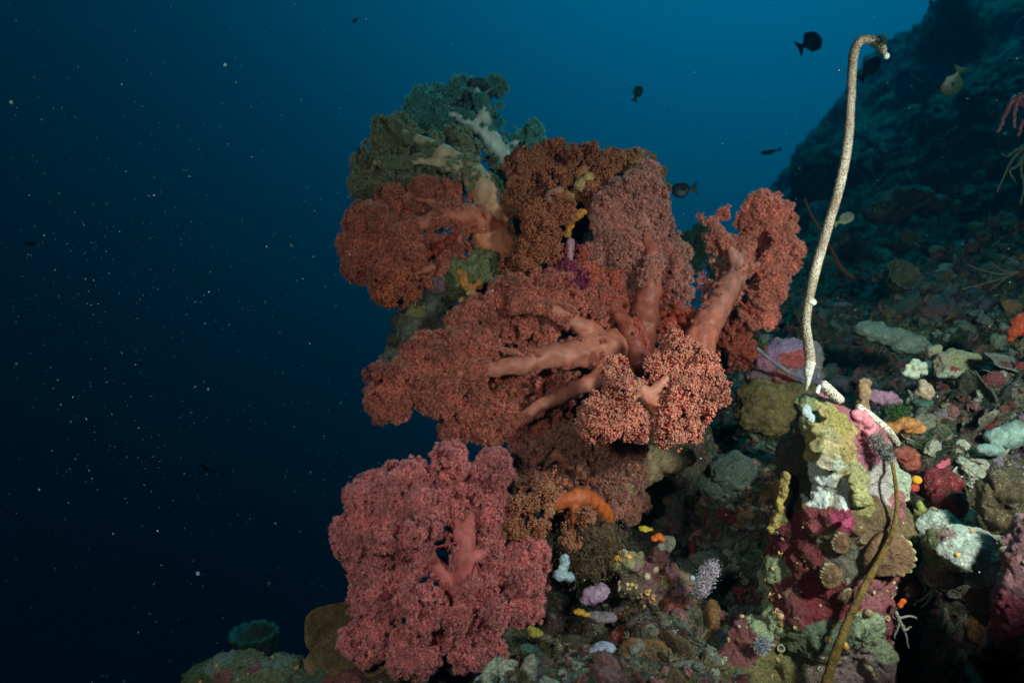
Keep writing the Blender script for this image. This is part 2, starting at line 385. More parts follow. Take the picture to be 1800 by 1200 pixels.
    for i in thick:
        p = par[i]; V, Fq, tri = tube(np.array([N[p], N[i]]), [max(rad[i], min(rad[p], nr[p] if p < ns else 1))*1.05, rad[i]], 8); Vs.append(V); Fs += [Fq+n0, tri+n0]; n0 += len(V)
    V, Fq, Nn = remesh(np.concatenate(Vs), Fs, vox)
    V = V+Nn*(fbm(V*60, nseed, 3)*vox*1.1)[:, None]
    t = np.clip(np.linalg.norm(V-org, axis=1)/base_len, 0, 1)[:, None]; t = t*t*(3-2*t)
    far = np.clip(np.linalg.norm(V-org, axis=1)/0.28, 0, 1)[:, None]
    cs = (base*(1-t)+stem*t)*(1-far)+stem_tip*far
    cs = cs*(1+0.25*vnoise(V*np.array([120, 120, 40]), nseed)[:, None])
    mesh_obj('stem', V, Fq, M_flesh, root, cs)
    cvn = 1+0.28*fbm(att*28, nseed+3, 2)
    near_ = np.array([(np.linalg.norm(att-q_[:3], axis=1) < q_[3]*1.35).sum() for q_ in lobec]); lobec, lobeb = lobec[near_ > 16], lobeb[near_ > 16]
    # sparse polyps creeping over the stems, denser towards the ends
    sp, sn = [], []
    for ti, (q, rr) in enumerate(T3):
        m_ = int(160+len(q)*34*(rr.mean()/0.012)); s_ = rng.uniform(0.1 if ti else 0.22, 0.999, m_); ii = (s_*(len(q)-1)).astype(int)
        d_ = unit(rng.normal(size=(m_, 3))); c_ = q[ii]+d_*rr[ii, None]*1.02
        kk = vnoise(c_*38, nseed+12)+0.5*vnoise(c_*90, nseed+13) > 0.75-1.15*s_; sp.append(c_[kk]); sn.append(d_[kk])
    sp = np.concatenate(sp); sn = np.concatenate(sn); sl = np.linalg.norm(sp[:, None]-bc[None], axis=2).argmin(1)
    for b in range(len(blobs)):
        parts = []
        # twigs
        idx = np.array([i for i in range(ns, M) if lab[i] == b])
        if len(idx):
            A, B = N[par[idx]], N[idx]; d = unit(B-A); u, v = frames(d); n = 5; th = np.arange(n)*2*math.pi/n
            ring = u[:, None]*np.cos(th)[None, :, None]+v[:, None]*np.sin(th)[None, :, None]
            ra_ = np.where(par[idx] < ns, rad[idx]*1.4, rad[par[idx]])
            V = np.concatenate([A[:, None]+ring*ra_[:, None, None], B[:, None]+ring*rad[idx][:, None, None]], 1).reshape(-1, 3)
            o = np.arange(len(idx))[:, None]*2*n; j = np.arange(n)[None]; k = (j+1) % n
            f1 = np.stack([o+j, o+k, o+n+k], -1).reshape(-1, 3); f2 = np.stack([o+j, o+n+k, o+n+j], -1).reshape(-1, 3)
            parts.append((V, np.concatenate([f1, f2]), stem*0.5+core*0.5))
        m = ab == b
        cen = att[m]; cv = cvn[m]
        q = bi_[m]; ax = unit(cen-lobec[np.linalg.norm(cen[:, None]-lobec[None, :, :3], axis=2).argmin(1), :3])
        # some puffs along the fine branches too
        if len(idx) and kind != 'bare':
            sel = idx[rng.random(len(idx)) < 0.35]; cen = np.concatenate([cen, N[sel]]); ax = np.concatenate([ax, unit(N[sel]-N[par[sel]]+rng.normal(size=(len(sel), 3))*0.5)])
            cv = np.concatenate([cv, 1+0.28*fbm(N[sel]*28, nseed+3, 2)])
        n_ = len(cen); mm = sl == b; cen = np.concatenate([cen, sp[mm]]); ax = np.concatenate([ax, sn[mm]*2]); cv = np.concatenate([cv, np.full(mm.sum(), 1.0)])
        if len(cen):
            Rr = np.where(np.arange(len(cen)) < n_, 1, .5)*(R or space*0.40)*rng.uniform(0.6, 1.25, len(cen))*(1+0.35*fbm(cen*16, nseed+8, 2))
            lb = lobec[lobeb == b]
            if len(lb):
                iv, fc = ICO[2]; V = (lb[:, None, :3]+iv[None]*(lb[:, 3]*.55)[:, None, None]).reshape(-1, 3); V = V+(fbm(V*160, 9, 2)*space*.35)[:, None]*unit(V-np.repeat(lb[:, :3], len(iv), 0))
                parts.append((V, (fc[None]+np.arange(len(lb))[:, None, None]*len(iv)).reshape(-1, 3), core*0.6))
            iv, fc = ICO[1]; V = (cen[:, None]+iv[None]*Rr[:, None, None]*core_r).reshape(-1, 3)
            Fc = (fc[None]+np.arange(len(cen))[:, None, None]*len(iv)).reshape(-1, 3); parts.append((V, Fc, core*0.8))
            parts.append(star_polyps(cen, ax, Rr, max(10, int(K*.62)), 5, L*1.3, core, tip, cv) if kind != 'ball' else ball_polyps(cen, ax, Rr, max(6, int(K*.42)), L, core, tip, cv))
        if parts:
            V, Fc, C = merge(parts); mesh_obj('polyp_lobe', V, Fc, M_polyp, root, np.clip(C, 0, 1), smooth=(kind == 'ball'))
    for ch in root.children: ch.location = -org
    root.location = org
    return root

RED, SAL = (0.34, 0.055, 0.03), (0.62, 0.27, 0.19)
colony('tree_soft_coral', 'teal daylight-painted soft coral standing highest, at the back top of the coral cluster',
       [[(925, 350, 1.64, 34), (892, 300, 1.62, 27), (878, 268, 1.61, 23), (845, 225, 1.59, 18), (815, 208, 1.58, 13), (770, 200, 1.57, 9)],
        [(850, 232, 1.59, 15), (852, 195, 1.58, 13), (838, 160, 1.58, 8)], [(885, 275, 1.62, 12), (905, 250, 1.64, 8), (928, 228, 1.65, 5)]],
       [(770, 195, 1.62, 62, 34, 45), (835, 165, 1.62, 40, 30, 40), (868, 178, 1.62, 26, 45, 34), (922, 245, 1.66, 34, 34, 30), (735, 215, 1.6, 35, 22, 30), (818, 222, 1.66, 45, 35, 20), (895, 262, 1.68, 25, 30, 22)],
       (0.11, 0.17, 0.14), (0.22, 0.56, 0.50), (0.80, 1.15, 1.10), nseed=1, front=0.0, dive=0.0, clear=0.0, vis=0.8, gap=0.38, den=0.8, space=0.016, L=0.0042, K=26)  # teal of the downwelling daylight is put into these colours
colony('tree_soft_coral', 'big pale stem soft coral arching up left with an olive crown against open water',
       [[(885, 480, 1.34, 40), (868, 425, 1.31, 42), (866, 370, 1.32, 36), (842, 322, 1.33, 30), (805, 285, 1.34, 21), (760, 258, 1.34, 15), (715, 235, 1.35, 10), (690, 215, 1.35, 6)],
        [(815, 300, 1.33, 17), (770, 285, 1.33, 12), (720, 285, 1.34, 8), (660, 285, 1.34, 6)], [(830, 305, 1.34, 12), (826, 270, 1.35, 8), (815, 240, 1.36, 5)]],
       [(690, 235, 1.4, 40, 32, 30), (665, 285, 1.4, 45, 42, 40), (735, 255, 1.42, 50, 26, 30), (725, 300, 1.42, 52, 38, 40), (645, 325, 1.4, 28, 26, 30), (780, 300, 1.46, 36, 28, 20), (700, 330, 1.4, 50, 26, 30), (790, 245, 1.46, 40, 20, 20)],
       (0.20, 0.12, 0.06), (0.40, 0.42, 0.27), (0.66, 0.66, 0.46), base=(0.90, 0.13, 0.02), nseed=2, front=0.0, dive=0.0, clear=0.0, den=.75, vis=0.8, space=0.0145, L=0.0036, K=28, base_len=0.27, gap=0.42)
colony('tree_soft_coral', 'soft coral with a rusty red crown reaching left just above the dark rock flap',
       [[(880, 425, 1.33, 34), (855, 398, 1.29, 30), (815, 378, 1.27, 25), (760, 385, 1.25, 18), (712, 405, 1.24, 12), (665, 420, 1.24, 8)],
        [(790, 378, 1.28, 14), (755, 355, 1.28, 9), (715, 345, 1.28, 5)], [(740, 395, 1.27, 8), (700, 430, 1.25, 5)], [(835, 385, 1.3, 14), (805, 420, 1.26, 9), (790, 455, 1.24, 5)]],
       [(655, 400, 1.28, 42, 34, 35), (640, 455, 1.28, 36, 40, 35), (700, 440, 1.28, 48, 44, 40), (690, 500, 1.24, 40, 32, 30), (750, 455, 1.26, 48, 42, 35), (700, 365, 1.32, 50, 28, 30), (760, 345, 1.34, 45, 26, 26), (800, 440, 1.27, 34, 30, 28), (620, 430, 1.28, 18, 24, 20)],
       (0.42, 0.065, 0.035), (0.66, 0.27, 0.18), (0.64, 0.24, 0.15), base=(0.90, 0.13, 0.02), nseed=3, dive=0.012, clear=0.05, vis=0.8, space=0.0135, base_len=0.10)
colony('tree_soft_coral', 'small red clump of soft coral hanging under the rusty crown beside open water',
       [[(760, 470, 1.2, 8), (725, 485, 1.2, 6), (700, 500, 1.19, 4)]], [(708, 502, 1.19, 34, 24, 24), (678, 512, 1.19, 24, 18, 20)],
       (0.42, 0.07, 0.03), (0.55, 0.20, 0.12), (0.5, 0.2, 0.12), nseed=31, kind='ball', space=0.012, K=22, L=0.0017)
colony('tree_soft_coral', 'rust brown soft coral with yellow stems on the crest of the cluster',
       [[(1000, 350, 1.32, 26), (985, 320, 1.3, 18), (950, 285, 1.3, 10), (925, 275, 1.3, 6)], [(1010, 345, 1.3, 20), (1030, 300, 1.28, 15), (1050, 280, 1.28, 8)], [(1000, 345, 1.3, 16), (1012, 310, 1.3, 12), (1005, 282, 1.3, 7)]],
       [(925, 300, 1.3, 38, 34, 32), (975, 285, 1.3, 40, 26, 30), (915, 345, 1.3, 30, 38, 28), (970, 325, 1.27, 30, 30, 20), (1025, 282, 1.31, 30, 20, 28), (1065, 305, 1.3, 32, 34, 30), (1050, 345, 1.28, 30, 30, 22), (945, 380, 1.28, 28, 34, 20)],
       (0.30, 0.06, 0.03), (0.46, 0.20, 0.10), (0.42, 0.21, 0.10), base=(0.50, 0.25, 0.06), nseed=4, kind='ball', space=0.0125, K=26, L=0.0018, gap=0.25)
colony('tree_soft_coral', 'rusty soft coral with a pale teal branch top drooping at the middle of the cluster',
       [[(985, 335, 1.22, 9), (965, 342, 1.21, 7), (958, 372, 1.2, 6), (950, 400, 1.2, 4)], [(965, 348, 1.2, 5), (985, 372, 1.2, 4)]],
       [(945, 400, 1.2, 30, 38, 26), (960, 430, 1.2, 26, 34, 24), (925, 450, 1.22, 26, 36, 24), (985, 375, 1.22, 22, 26, 18), (905, 470, 1.24, 20, 26, 18)],
       (0.36, 0.07, 0.03), (0.52, 0.22, 0.12), (0.40, 0.24, 0.17), nseed=5, kind='ball', space=0.0115, K=24, L=0.0017, gap=0.25)
colony('tree_soft_coral', 'tan orange soft coral at the upper right edge of the cluster by the black fish',
       [[(1090, 340, 1.34, 12), (1110, 310, 1.34, 9), (1130, 292, 1.34, 5)]],
       [(1110, 292, 1.36, 36, 20, 26), (1142, 308, 1.36, 22, 22, 22), (1152, 345, 1.36, 15, 28, 20), (1150, 390, 1.36, 12, 24, 18)],
       (0.34, 0.10, 0.04), (0.50, 0.27, 0.10), (0.5, 0.3, 0.15), nseed=6, kind='ball', space=0.012, K=24, L=0.0018)
colony('tree_soft_coral', 'large greyish mauve soft coral crown filling the right shoulder of the cluster',
       [[(1128, 610, 1.20, 26), (1138, 540, 1.18, 27), (1148, 470, 1.17, 22), (1142, 420, 1.17, 14), (1130, 370, 1.18, 7)], [(1143, 480, 1.18, 14), (1175, 440, 1.22, 6)], [(1140, 450, 1.22, 8), (1090, 410, 1.2, 5)]],
       [(1110, 350, 1.24, 50, 42, 40), (1138, 390, 1.26, 36, 46, 38), (1075, 390, 1.24, 40, 44, 34), (1100, 440, 1.24, 52, 44, 40), (1165, 450, 1.27, 36, 44, 34), (1060, 455, 1.25, 34, 38, 30), (1185, 500, 1.28, 26, 40, 30), (1090, 500, 1.25, 46, 40, 30), (1125, 325, 1.25, 38, 30, 26), (1168, 425, 1.28, 18, 28, 22)],
       (0.36, 0.06, 0.045), (0.66, 0.36, 0.29), (0.44, 0.15, 0.11), nseed=7, clear=0.12, vis=0.7, dive=0.03, space=0.0135, K=30, gap=0.12)
colony('tree_soft_coral', 'sprawling soft coral whose thick stems fan out left from an orange base',
       [[(1150, 650, 1.26, 42), (1090, 615, 1.17, 37), (1040, 615, 1.14, 33), (980, 625, 1.12, 28), (920, 640, 1.1, 22), (850, 650, 1.09, 19), (790, 660, 1.09, 14), (710, 674, 1.1, 8)],
        [(1060, 600, 1.15, 22), (1020, 572, 1.14, 18), (985, 550, 1.13, 16), (945, 536, 1.12, 13), (895, 540, 1.12, 8)],
        [(1075, 650, 1.14, 20), (1020, 680, 1.12, 17), (965, 706, 1.1, 17), (925, 728, 1.09, 12), (885, 755, 1.09, 7)],
        [(960, 628, 1.11, 14), (900, 618, 1.12, 9), (850, 605, 1.13, 6)]],
       [(690, 700, 1.12, 42, 38, 32), (700, 665, 1.12, 50, 26, 30), (755, 625, 1.14, 46, 30, 34), (760, 690, 1.12, 45, 34, 34), (820, 610, 1.15, 50, 36, 34), (815, 700, 1.14, 46, 38, 34), (870, 740, 1.14, 48, 34, 32), (845, 560, 1.2, 52, 34, 34), (910, 520, 1.18, 54, 34, 34), (965, 515, 1.18, 46, 34, 30), (930, 585, 1.19, 50, 28, 24), (880, 690, 1.19, 50, 38, 26), (960, 680, 1.2, 50, 32, 24), (950, 750, 1.16, 42, 26, 26), (1040, 540, 1.2, 44, 34, 26), (800, 755, 1.15, 26, 16, 22), (860, 655, 1.2, 60, 30, 22)],
       (0.42, 0.055, 0.035), (0.70, 0.31, 0.23), (0.66, 0.20, 0.12), base=(0.90, 0.16, 0.015), stem_tip=(0.66, 0.27, 0.19), nseed=8, dive=0.012, clear=0.15, vis=0.85, space=0.0128, base_len=0.15, K=32, gap=0.28)
colony('tree_soft_coral', 'upright red soft coral stem between the orange base and the mauve crown',
       [[(1132, 650, 1.15, 22), (1115, 600, 1.15, 21), (1092, 555, 1.15, 17), (1062, 515, 1.16, 11)]],
       [(1060, 505, 1.22, 38, 30, 26), (1010, 500, 1.22, 34, 28, 26), (1110, 545, 1.24, 34, 34, 26), (1165, 545, 1.27, 34, 40, 30), (1190, 580, 1.28, 30, 34, 26), (1030, 470, 1.24, 24, 26, 20)],
       (0.44, 0.05, 0.025), (0.70, 0.25, 0.17), (0.40, 0.11, 0.075), nseed=9, space=0.013, clear=0.1, vis=0.8, dive=0.015)
colony('tree_soft_coral', 'separate orange-pink soft coral on a tall smooth stem leaning right, crown near the white whip',
       [[(1222, 625, 1.2, 32), (1245, 570, 1.22, 29), (1278, 510, 1.24, 24), (1305, 465, 1.25, 20), (1322, 430, 1.25, 13), (1345, 395, 1.25, 7)],
        [(1303, 468, 1.25, 17), (1285, 440, 1.24, 10), (1268, 405, 1.24, 6), (1262, 378, 1.24, 4)], [(1298, 475, 1.25, 12), (1335, 465, 1.24, 7), (1362, 455, 1.24, 4)]],
       [(1270, 380, 1.26, 22, 24, 22), (1255, 415, 1.26, 20, 30, 24), (1340, 370, 1.27, 34, 28, 28), (1370, 400, 1.27, 22, 40, 28), (1350, 440, 1.27, 40, 36, 34), (1375, 455, 1.27, 22, 34, 28), (1340, 500, 1.27, 36, 40, 30), (1285, 455, 1.28, 30, 34, 20), (1305, 395, 1.28, 20, 22, 18), (1330, 545, 1.27, 28, 30, 24)],
       (0.46, 0.075, 0.045), (0.74, 0.34, 0.25), (0.52, 0.17, 0.11), base=(0.50, 0.12, 0.07), stem_tip=(0.56, 0.32, 0.28), nseed=10, space=0.0128, gap=0.40, den=0.8, lobe=0.9, vis=0.8, base_len=0.12)
colony('tree_soft_coral', 'low red soft coral tuft between the leaning stem and the purple crusted rock',
       [[(1285, 640, 1.3, 8), (1290, 610, 1.3, 6), (1300, 590, 1.3, 4)]], [(1285, 580, 1.32, 26, 30, 24), (1300, 615, 1.32, 20, 24, 20), (1270, 540, 1.34, 22, 22, 20)],
       (0.38, 0.05, 0.03), (0.46, 0.15, 0.09), (0.45, 0.15, 0.1), nseed=11, space=0.0135)
colony('tree_soft_coral', 'bumpy golden-tipped red soft coral nearest the camera at the cluster centre right',
       [[(1155, 715, 1.0, 20), (1135, 690, 0.985, 15), (1110, 675, 0.97, 10), (1080, 680, 0.97, 6)], [(1140, 695, 0.985, 13), (1165, 670, 0.985, 9), (1195, 650, 0.99, 6), (1215, 620, 1.0, 5)], [(1120, 690, 0.98, 8), (1100, 720, 0.97, 5)]],
       [(1050, 735, 0.985, 34, 40, 32), (1080, 690, 0.995, 34, 30, 26), (1085, 655, 1.01, 24, 26, 24), (1110, 745, 0.99, 34, 30, 26), (1190, 610, 1.02, 30, 26, 28), (1225, 640, 1.02, 30, 34, 28), (1245, 680, 1.01, 32, 36, 30), (1195, 690, 1.0, 34, 34, 26), (1180, 745, 0.99, 34, 38, 28), (1215, 730, 1.0, 26, 40, 26), (1160, 645, 1.02, 24, 26, 20)],
       (0.46, 0.055, 0.045), (0.72, 0.40, 0.27), (0.80, 0.42, 0.32), base=(0.95, 0.26, 0.09), nseed=12, clear=0.6, dive=0.02, kind='ball', space=0.0118, K=26, L=0.00175, base_len=0.035, gap=0.14)
colony('tree_soft_coral', 'beige-stemmed low soft coral pointing left under the main crown',
       [[(1060, 845, 1.16, 20), (1020, 820, 1.14, 18), (980, 800, 1.12, 14), (945, 790, 1.11, 8), (915, 790, 1.1, 5)]],
       [(925, 785, 1.14, 36, 24, 26), (915, 830, 1.16, 28, 26, 24), (970, 835, 1.18, 40, 24, 22), (1040, 800, 1.14, 44, 32, 28), (1085, 830, 1.14, 44, 44, 32), (1050, 880, 1.15, 38, 34, 26), (1100, 775, 1.13, 40, 26, 24), (1105, 880, 1.17, 34, 30, 24), (985, 770, 1.13, 34, 20, 20)],
       (0.36, 0.09, 0.065), (0.62, 0.34, 0.26), (0.60, 0.28, 0.21), nseed=13, space=0.0135, gap=0.24)
colony('tree_soft_coral', 'small bright orange soft coral lying sideways below the red crowns',
       [[(1065, 905, 1.12, 18), (1046, 886, 1.055, 18), (1020, 875, 1.03, 20), (985, 882, 1.02, 15), (945, 890, 1.01, 10), (915, 905, 1.0, 6), (895, 920, 1.0, 4)],
        [(1010, 890, 1.02, 9), (1008, 915, 1.01, 6), (1000, 935, 1.01, 4)], [(970, 890, 1.02, 7), (960, 915, 1.01, 4)], [(985, 872, 1.02, 8), (955, 862, 1.02, 5)]],
       [(957, 858, 1.03, 14, 9, 12), (925, 880, 1.02, 20, 12, 14), (1000, 940, 1.02, 22, 18, 16), (950, 925, 1.02, 18, 16, 14), (905, 925, 1.02, 18, 16, 14), (1025, 905, 1.02, 16, 10, 10)],
       (0.40, 0.09, 0.04), (0.60, 0.33, 0.20), (0.80, 0.18, 0.02), base=(0.80, 0.14, 0.006), stem_tip=(0.50, 0.20, 0.10), nseed=14, kind='ball', space=0.0105, K=22, L=0.0015, base_len=0.12, gap=0.15)
colony('tree_soft_coral', 'large rosy pink soft coral at the lower left, with a wide pale stem',
       [[(815, 1130, 1.04, 40), (815, 1060, 1.02, 34), (815, 1000, 1.0, 26), (818, 945, 0.99, 20), (840, 900, 1.0, 12), (855, 860, 1.0, 6)],
        [(812, 950, 1.0, 15), (795, 900, 1.03, 10), (780, 860, 1.04, 6), (770, 830, 1.04, 4)], [(800, 1040, 1.0, 24), (765, 995, 1.01, 18), (735, 950, 1.03, 10), (700, 930, 1.03, 6)],
        [(830, 985, 1.0, 12), (865, 960, 1.0, 8), (890, 955, 1.0, 5)], [(830, 1050, 1.01, 16), (880, 1020, 1.01, 10), (920, 1010, 1.02, 6)], [(790, 1080, 1.01, 18), (740, 1070, 0.99, 11), (700, 1060, 0.99, 6)]],
       [(790, 815, 1.03, 34, 32, 32), (865, 815, 1.03, 36, 34, 34), (720, 840, 1.02, 38, 28, 32), (660, 870, 1.01, 46, 40, 40), (740, 885, 1.01, 46, 38, 34), (830, 870, 1.05, 46, 42, 30), (625, 930, 1.0, 34, 42, 36), (680, 935, 1.0, 52, 46, 42), (645, 985, 1.01, 44, 34, 36), (715, 985, 1.03, 40, 40, 30), (745, 935, 0.96, 30, 34, 20), (875, 900, 1.04, 28, 50, 30), (880, 975, 1.03, 34, 40, 30), (925, 985, 1.03, 44, 44, 36), (680, 1050, 0.99, 52, 40, 40), (740, 1060, 0.95, 40, 46, 20), (655, 1110, 0.99, 44, 36, 34), (730, 1130, 0.97, 56, 40, 34), (850, 1060, 0.97, 46, 46, 22), (905, 1050, 1.03, 46, 40, 32), (830, 1125, 0.98, 48, 38, 28), (800, 1080, 0.95, 26, 24, 12)],
       (0.50, 0.075, 0.08), (0.86, 0.42, 0.40), (0.78, 0.22, 0.20), base=(0.70, 0.16, 0.12), stem_tip=(0.85, 0.30, 0.30), nseed=15, space=0.0125, K=34, L=0.0028, gap=0.2, base_len=0.12, lobe=1.15, clear=0.9, vis=0.42, dive=0.055)
colony('tree_soft_coral', 'tiny violet and magenta soft coral hanging in the dark gap mid cluster',
       [[(1003, 425, 1.18, 9), (1002, 445, 1.175, 8), (1000, 468, 1.17, 5), (992, 488, 1.17, 3)], [(1003, 455, 1.17, 4), (1018, 472, 1.17, 3)]],
       [(990, 485, 1.18, 24, 18, 16), (1018, 485, 1.18, 16, 18, 14)], (0.24, 0.02, 0.06), (0.34, 0.08, 0.14), (0.46, 0.30, 0.36), nseed=16, kind='ball', space=0.0105, K=20, L=0.0015)
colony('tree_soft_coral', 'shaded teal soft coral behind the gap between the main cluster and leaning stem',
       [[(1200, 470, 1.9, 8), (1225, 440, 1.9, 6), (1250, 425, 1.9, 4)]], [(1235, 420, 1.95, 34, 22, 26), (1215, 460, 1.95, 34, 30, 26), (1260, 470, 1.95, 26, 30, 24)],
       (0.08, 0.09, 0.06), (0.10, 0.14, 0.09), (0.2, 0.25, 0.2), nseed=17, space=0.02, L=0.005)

# ------------------------------------------------------------------ reef slope (ground)
SEC = [(0.36, [(-400, 1700), (300, 1650), (700, 1600), (1000, 1560), (1250, 1500), (1500, 1420), (1750, 1330), (2100, 1150), (2900, 700)]),
       (0.62, [(-100, 1900), (300, 1420), (560, 1330), (850, 1290), (1050, 1260), (1290, 1420), (1600, 1600), (1880, 1250), (2700, 500)]),
       (0.85, [(100, 2000), (360, 1500), (640, 1330), (860, 1240), (1060, 1180), (1270, 1225), (1600, 1500), (1860, 1120), (2600, 400)]),
       (1.1, [(300, 2100), (560, 1560), (760, 1320), (930, 1150), (1090, 1080), (1250, 985), (1440, 865), (1630, 760), (2500, 330)]),
       (1.5, [(500, 2100), (760, 1500), (920, 1240), (1060, 1060), (1190, 900), (1330, 790), (1500, 730), (1800, 610), (2500, 200)]),
       (2.1, [(700, 2100), (960, 1500), (1090, 1150), (1200, 880), (1290, 700), (1400, 615), (1590, 545), (1800, 455), (2500, 50)]),
       (2.7, [(820, 2100), (1050, 1500), (1150, 1100), (1240, 760), (1330, 590), (1440, 530), (1600, 480), (1800, 370), (2500, -100)]),
       (3.3, [(900, 2100), (1120, 1500), (1200, 1050), (1270, 720), (1345, 560), (1440, 505), (1600, 500), (1800, 400), (2500, -150)]),
       (4.2, [(980, 2100), (1180, 1400), (1260, 900), (1320, 600), (1370, 500), (1450, 430), (1590, 360), (1800, 180), (2500, -500)]),
       (5.6, [(1050, 2100), (1240, 1200), (1310, 750), (1350, 500), (1385, 370), (1440, 300), (1530, 230), (1760, 60), (2500, -700)]),
       (7.5, [(1120, 2000), (1270, 1100), (1330, 650), (1365, 430), (1400, 330), (1475, 225), (1555, 125), (1715, -40), (2500, -900)]),
       (10.5, [(1130, 1900), (1260, 1100), (1310, 650), (1335, 430), (1385, 325), (1460, 225), (1550, 120), (1690, -10), (2300, -600)]),
       (12.0, [(1160, 1900), (1290, 1100), (1340, 700), (1370, 500), (1420, 380), (1490, 270), (1570, 170), (1720, 20), (2300, -500)])]
def reef_grid(nu, nv):
    ys = np.array([s[0] for s in SEC]); ly = np.log(ys); G = []
    for y, pl in SEC:
        q = smooth_path(PA([(a, b, y) for a, b in pl]), 40); s = np.linspace(0, len(q)-1, 600)
        G.append(np.stack([np.interp(s, np.arange(len(q)), q[:, k]) for k in range(3)], -1))
    G = np.array(G); tv = np.linspace(ly[0], ly[-1], nv)
    # smooth interpolation across sections
    k = np.clip(np.searchsorted(ly, tv)-1, 0, len(ly)-2); t = (tv-ly[k])/(ly[k+1]-ly[k])
    km, kp = np.maximum(k-1, 0), np.minimum(k+2, len(ly)-1); t = t[:, None, None]
    R = 0.5*(2*G[k]+(-G[km]+G[k+1])*t+(2*G[km]-5*G[k]+4*G[k+1]-G[kp])*t*t+(-G[km]+3*G[k]-3*G[k+1]+G[kp])*t**3)
    # denser sampling in the part facing the camera
    u = np.linspace(0, 1, nu); u = u+0.06*np.sin(2*math.pi*u)*-1; u = u*(599)
    i0 = np.clip(u.astype(int), 0, 598); f = (u-i0)[None, :, None]
    return R[:, i0]*(1-f)+R[:, i0+1]*f
nv, nu = 900, 900
Gd = reef_grid(nu, nv); V = Gd.reshape(-1, 3)
i = np.arange(nv-1)[:, None]*nu; j = np.arange(nu-1)[None]
Fq = np.stack([i+j, i+j+1, i+nu+j+1, i+nu+j], -1).reshape(-1, 4)
Nn = normals(V, Fq); 
if Nn[len(Nn)//2][2] < 0: Nn = -Nn; Fq = Fq[:, ::-1].copy()
dist = V[:, 1]
def reef_disp(V, Nn):
    d = V[:, 1]; far = np.clip((d-2.6)/3, 0, 1)
    h = 0.16*fbm(V*1.6, 3, 3)*(0.25+0.75*np.clip((d-1.0)/1.5, 0, 1))+0.30*far*fbm(V*0.9, 5, 3)
    w1, w2, _ = worley(V*4.2+fbm(V*6, 8, 2)[:, None]*0.35, 11); h = h+0.085*(0.55-w1)*np.clip(d/1.6, 0.55, 1.5)
    w1, _, _ = worley(V*11+fbm(V*14, 9, 2)[:, None]*0.4, 12); h = h+0.030*(0.5-w1)
    w1, _, _ = worley(V*27, 13); h = h+0.014*(0.5-w1)
    h = h+0.022*fbm(V*24, 14, 4, 0.6)+0.012*(0.5-2*np.abs(fbm(V*38, 15, 3, .6)))+0.05*(0.35-np.abs(fbm(V*7, 16, 3)))
    return V+Nn*h[:, None]
V = reef_disp(V, Nn)
PALV = np.array([c for _, c in REEF])
def reef_col(V, s=1.0):
    w, _, idv = worley(V*7*s+fbm(V*9*s, 21, 2)[:, None]*0.6, 22); c = PALV[(idv*len(PALV)).astype(int) % len(PALV)]
    return c*0.6+np.array([0.10, 0.085, 0.06])*0.4
cv_ = reef_col(V)
nearrow = int(nv*0.66)
ground = mesh_obj('reef_slope', V, Fq, M_reef, None, cv_, kind='structure')
ground.data.materials.append(M_reef_far)
mi = (V[Fq[:, 0], 1] > 3.4).astype(np.int32); ground.data.polygons.foreach_set('material_index', mi)
GV = V; GN = normals(V, Fq); 

# ------------------------------------------------------------------ rocks from merged lumps
def blob_mesh(blobs, voxel, disp, seed, lump=0.0):
    Vs, Fs, n = [], [], 0
    for b in blobs:
        px, py, d, rx, ry = b[:5]; rz = b[5] if len(b) > 5 else min(rx, ry); V, Fc = ICO[3]
        s = d/F; Vs.append(V*np.array([rx*s, rz*s, ry*s])+P(px, py, d)); Fs.append(Fc+n); n += len(V)
    V, Fq, N = remesh(np.concatenate(Vs), Fs, voxel)
    k = 1/disp
    h = disp*1.0*fbm(V*k*0.28, seed, 4, 0.55)
    w, _, _ = worley(V*k*0.38+fbm(V*k*0.5, seed+3, 2)[:, None]*0.4, seed+1); h = h+disp*(0.9+lump)*(0.5-w)
    w, _, _ = worley(V*k*1.1, seed+2); h = h+disp*0.32*(0.5-w)
    return V+N*h[:, None], Fq
def patch_cols(V, seeds, wscale, wamt, seed=0, k=1.0):
    """weighted patches of growth, a few of painted shade: seeds (px,py,d,radius_px,(r,g,b))"""
    C = PA([s[:3] for s in seeds]); R = np.array([s[3]/F*s[2] for s in seeds]); col = np.array([s[4] for s in seeds])
    W = V+np.stack([fbm(V*wscale+9*q, seed+q, 3) for q in range(3)], -1)*wamt
    D = np.linalg.norm(W[:, None]-C[None], axis=2)/R[None]
    c = col[D.argmin(1)]
    return c*(1+0.25*fbm(V*wscale*3, seed+7, 3))[:, None]
def rock(name, label, cat, blobs, voxel, disp, seed, col, mat=None, group=None, kind=None, patches=None, lump=0):
    V, Fq = blob_mesh(blobs, voxel, disp, seed, lump)
    if patches: c = patch_cols(V, patches, 1/(disp*4), disp*1.6, seed)
    elif col == 'reef': c = reef_col(V, 2.2)
    else: c = np.array(col)*(1+0.35*fbm(V/disp*0.3, seed+5, 3))[:, None]
    org = P(*blobs[0][:3]); o = mesh_obj(name, V-org, Fq, mat or M_rock, None, np.clip(c, 0, 1)); o.location = org
    if kind: o['kind'] = kind
    else: tag(o, label, cat, group)
    return o
OLV, MAR, PNK, WHT, YEL, GRY, BRN, LIL, ORG = (0.30, 0.27, 0.08), (0.20, 0.022, 0.03), (0.52, 0.16, 0.19), (0.72, 0.74, 0.66), (0.55, 0.42, 0.13), (0.30, 0.32, 0.25), (0.24, 0.13, 0.05), (0.42, 0.40, 0.50), (0.75, 0.20, 0.02)
DRK = (0.05, 0.05, 0.035)
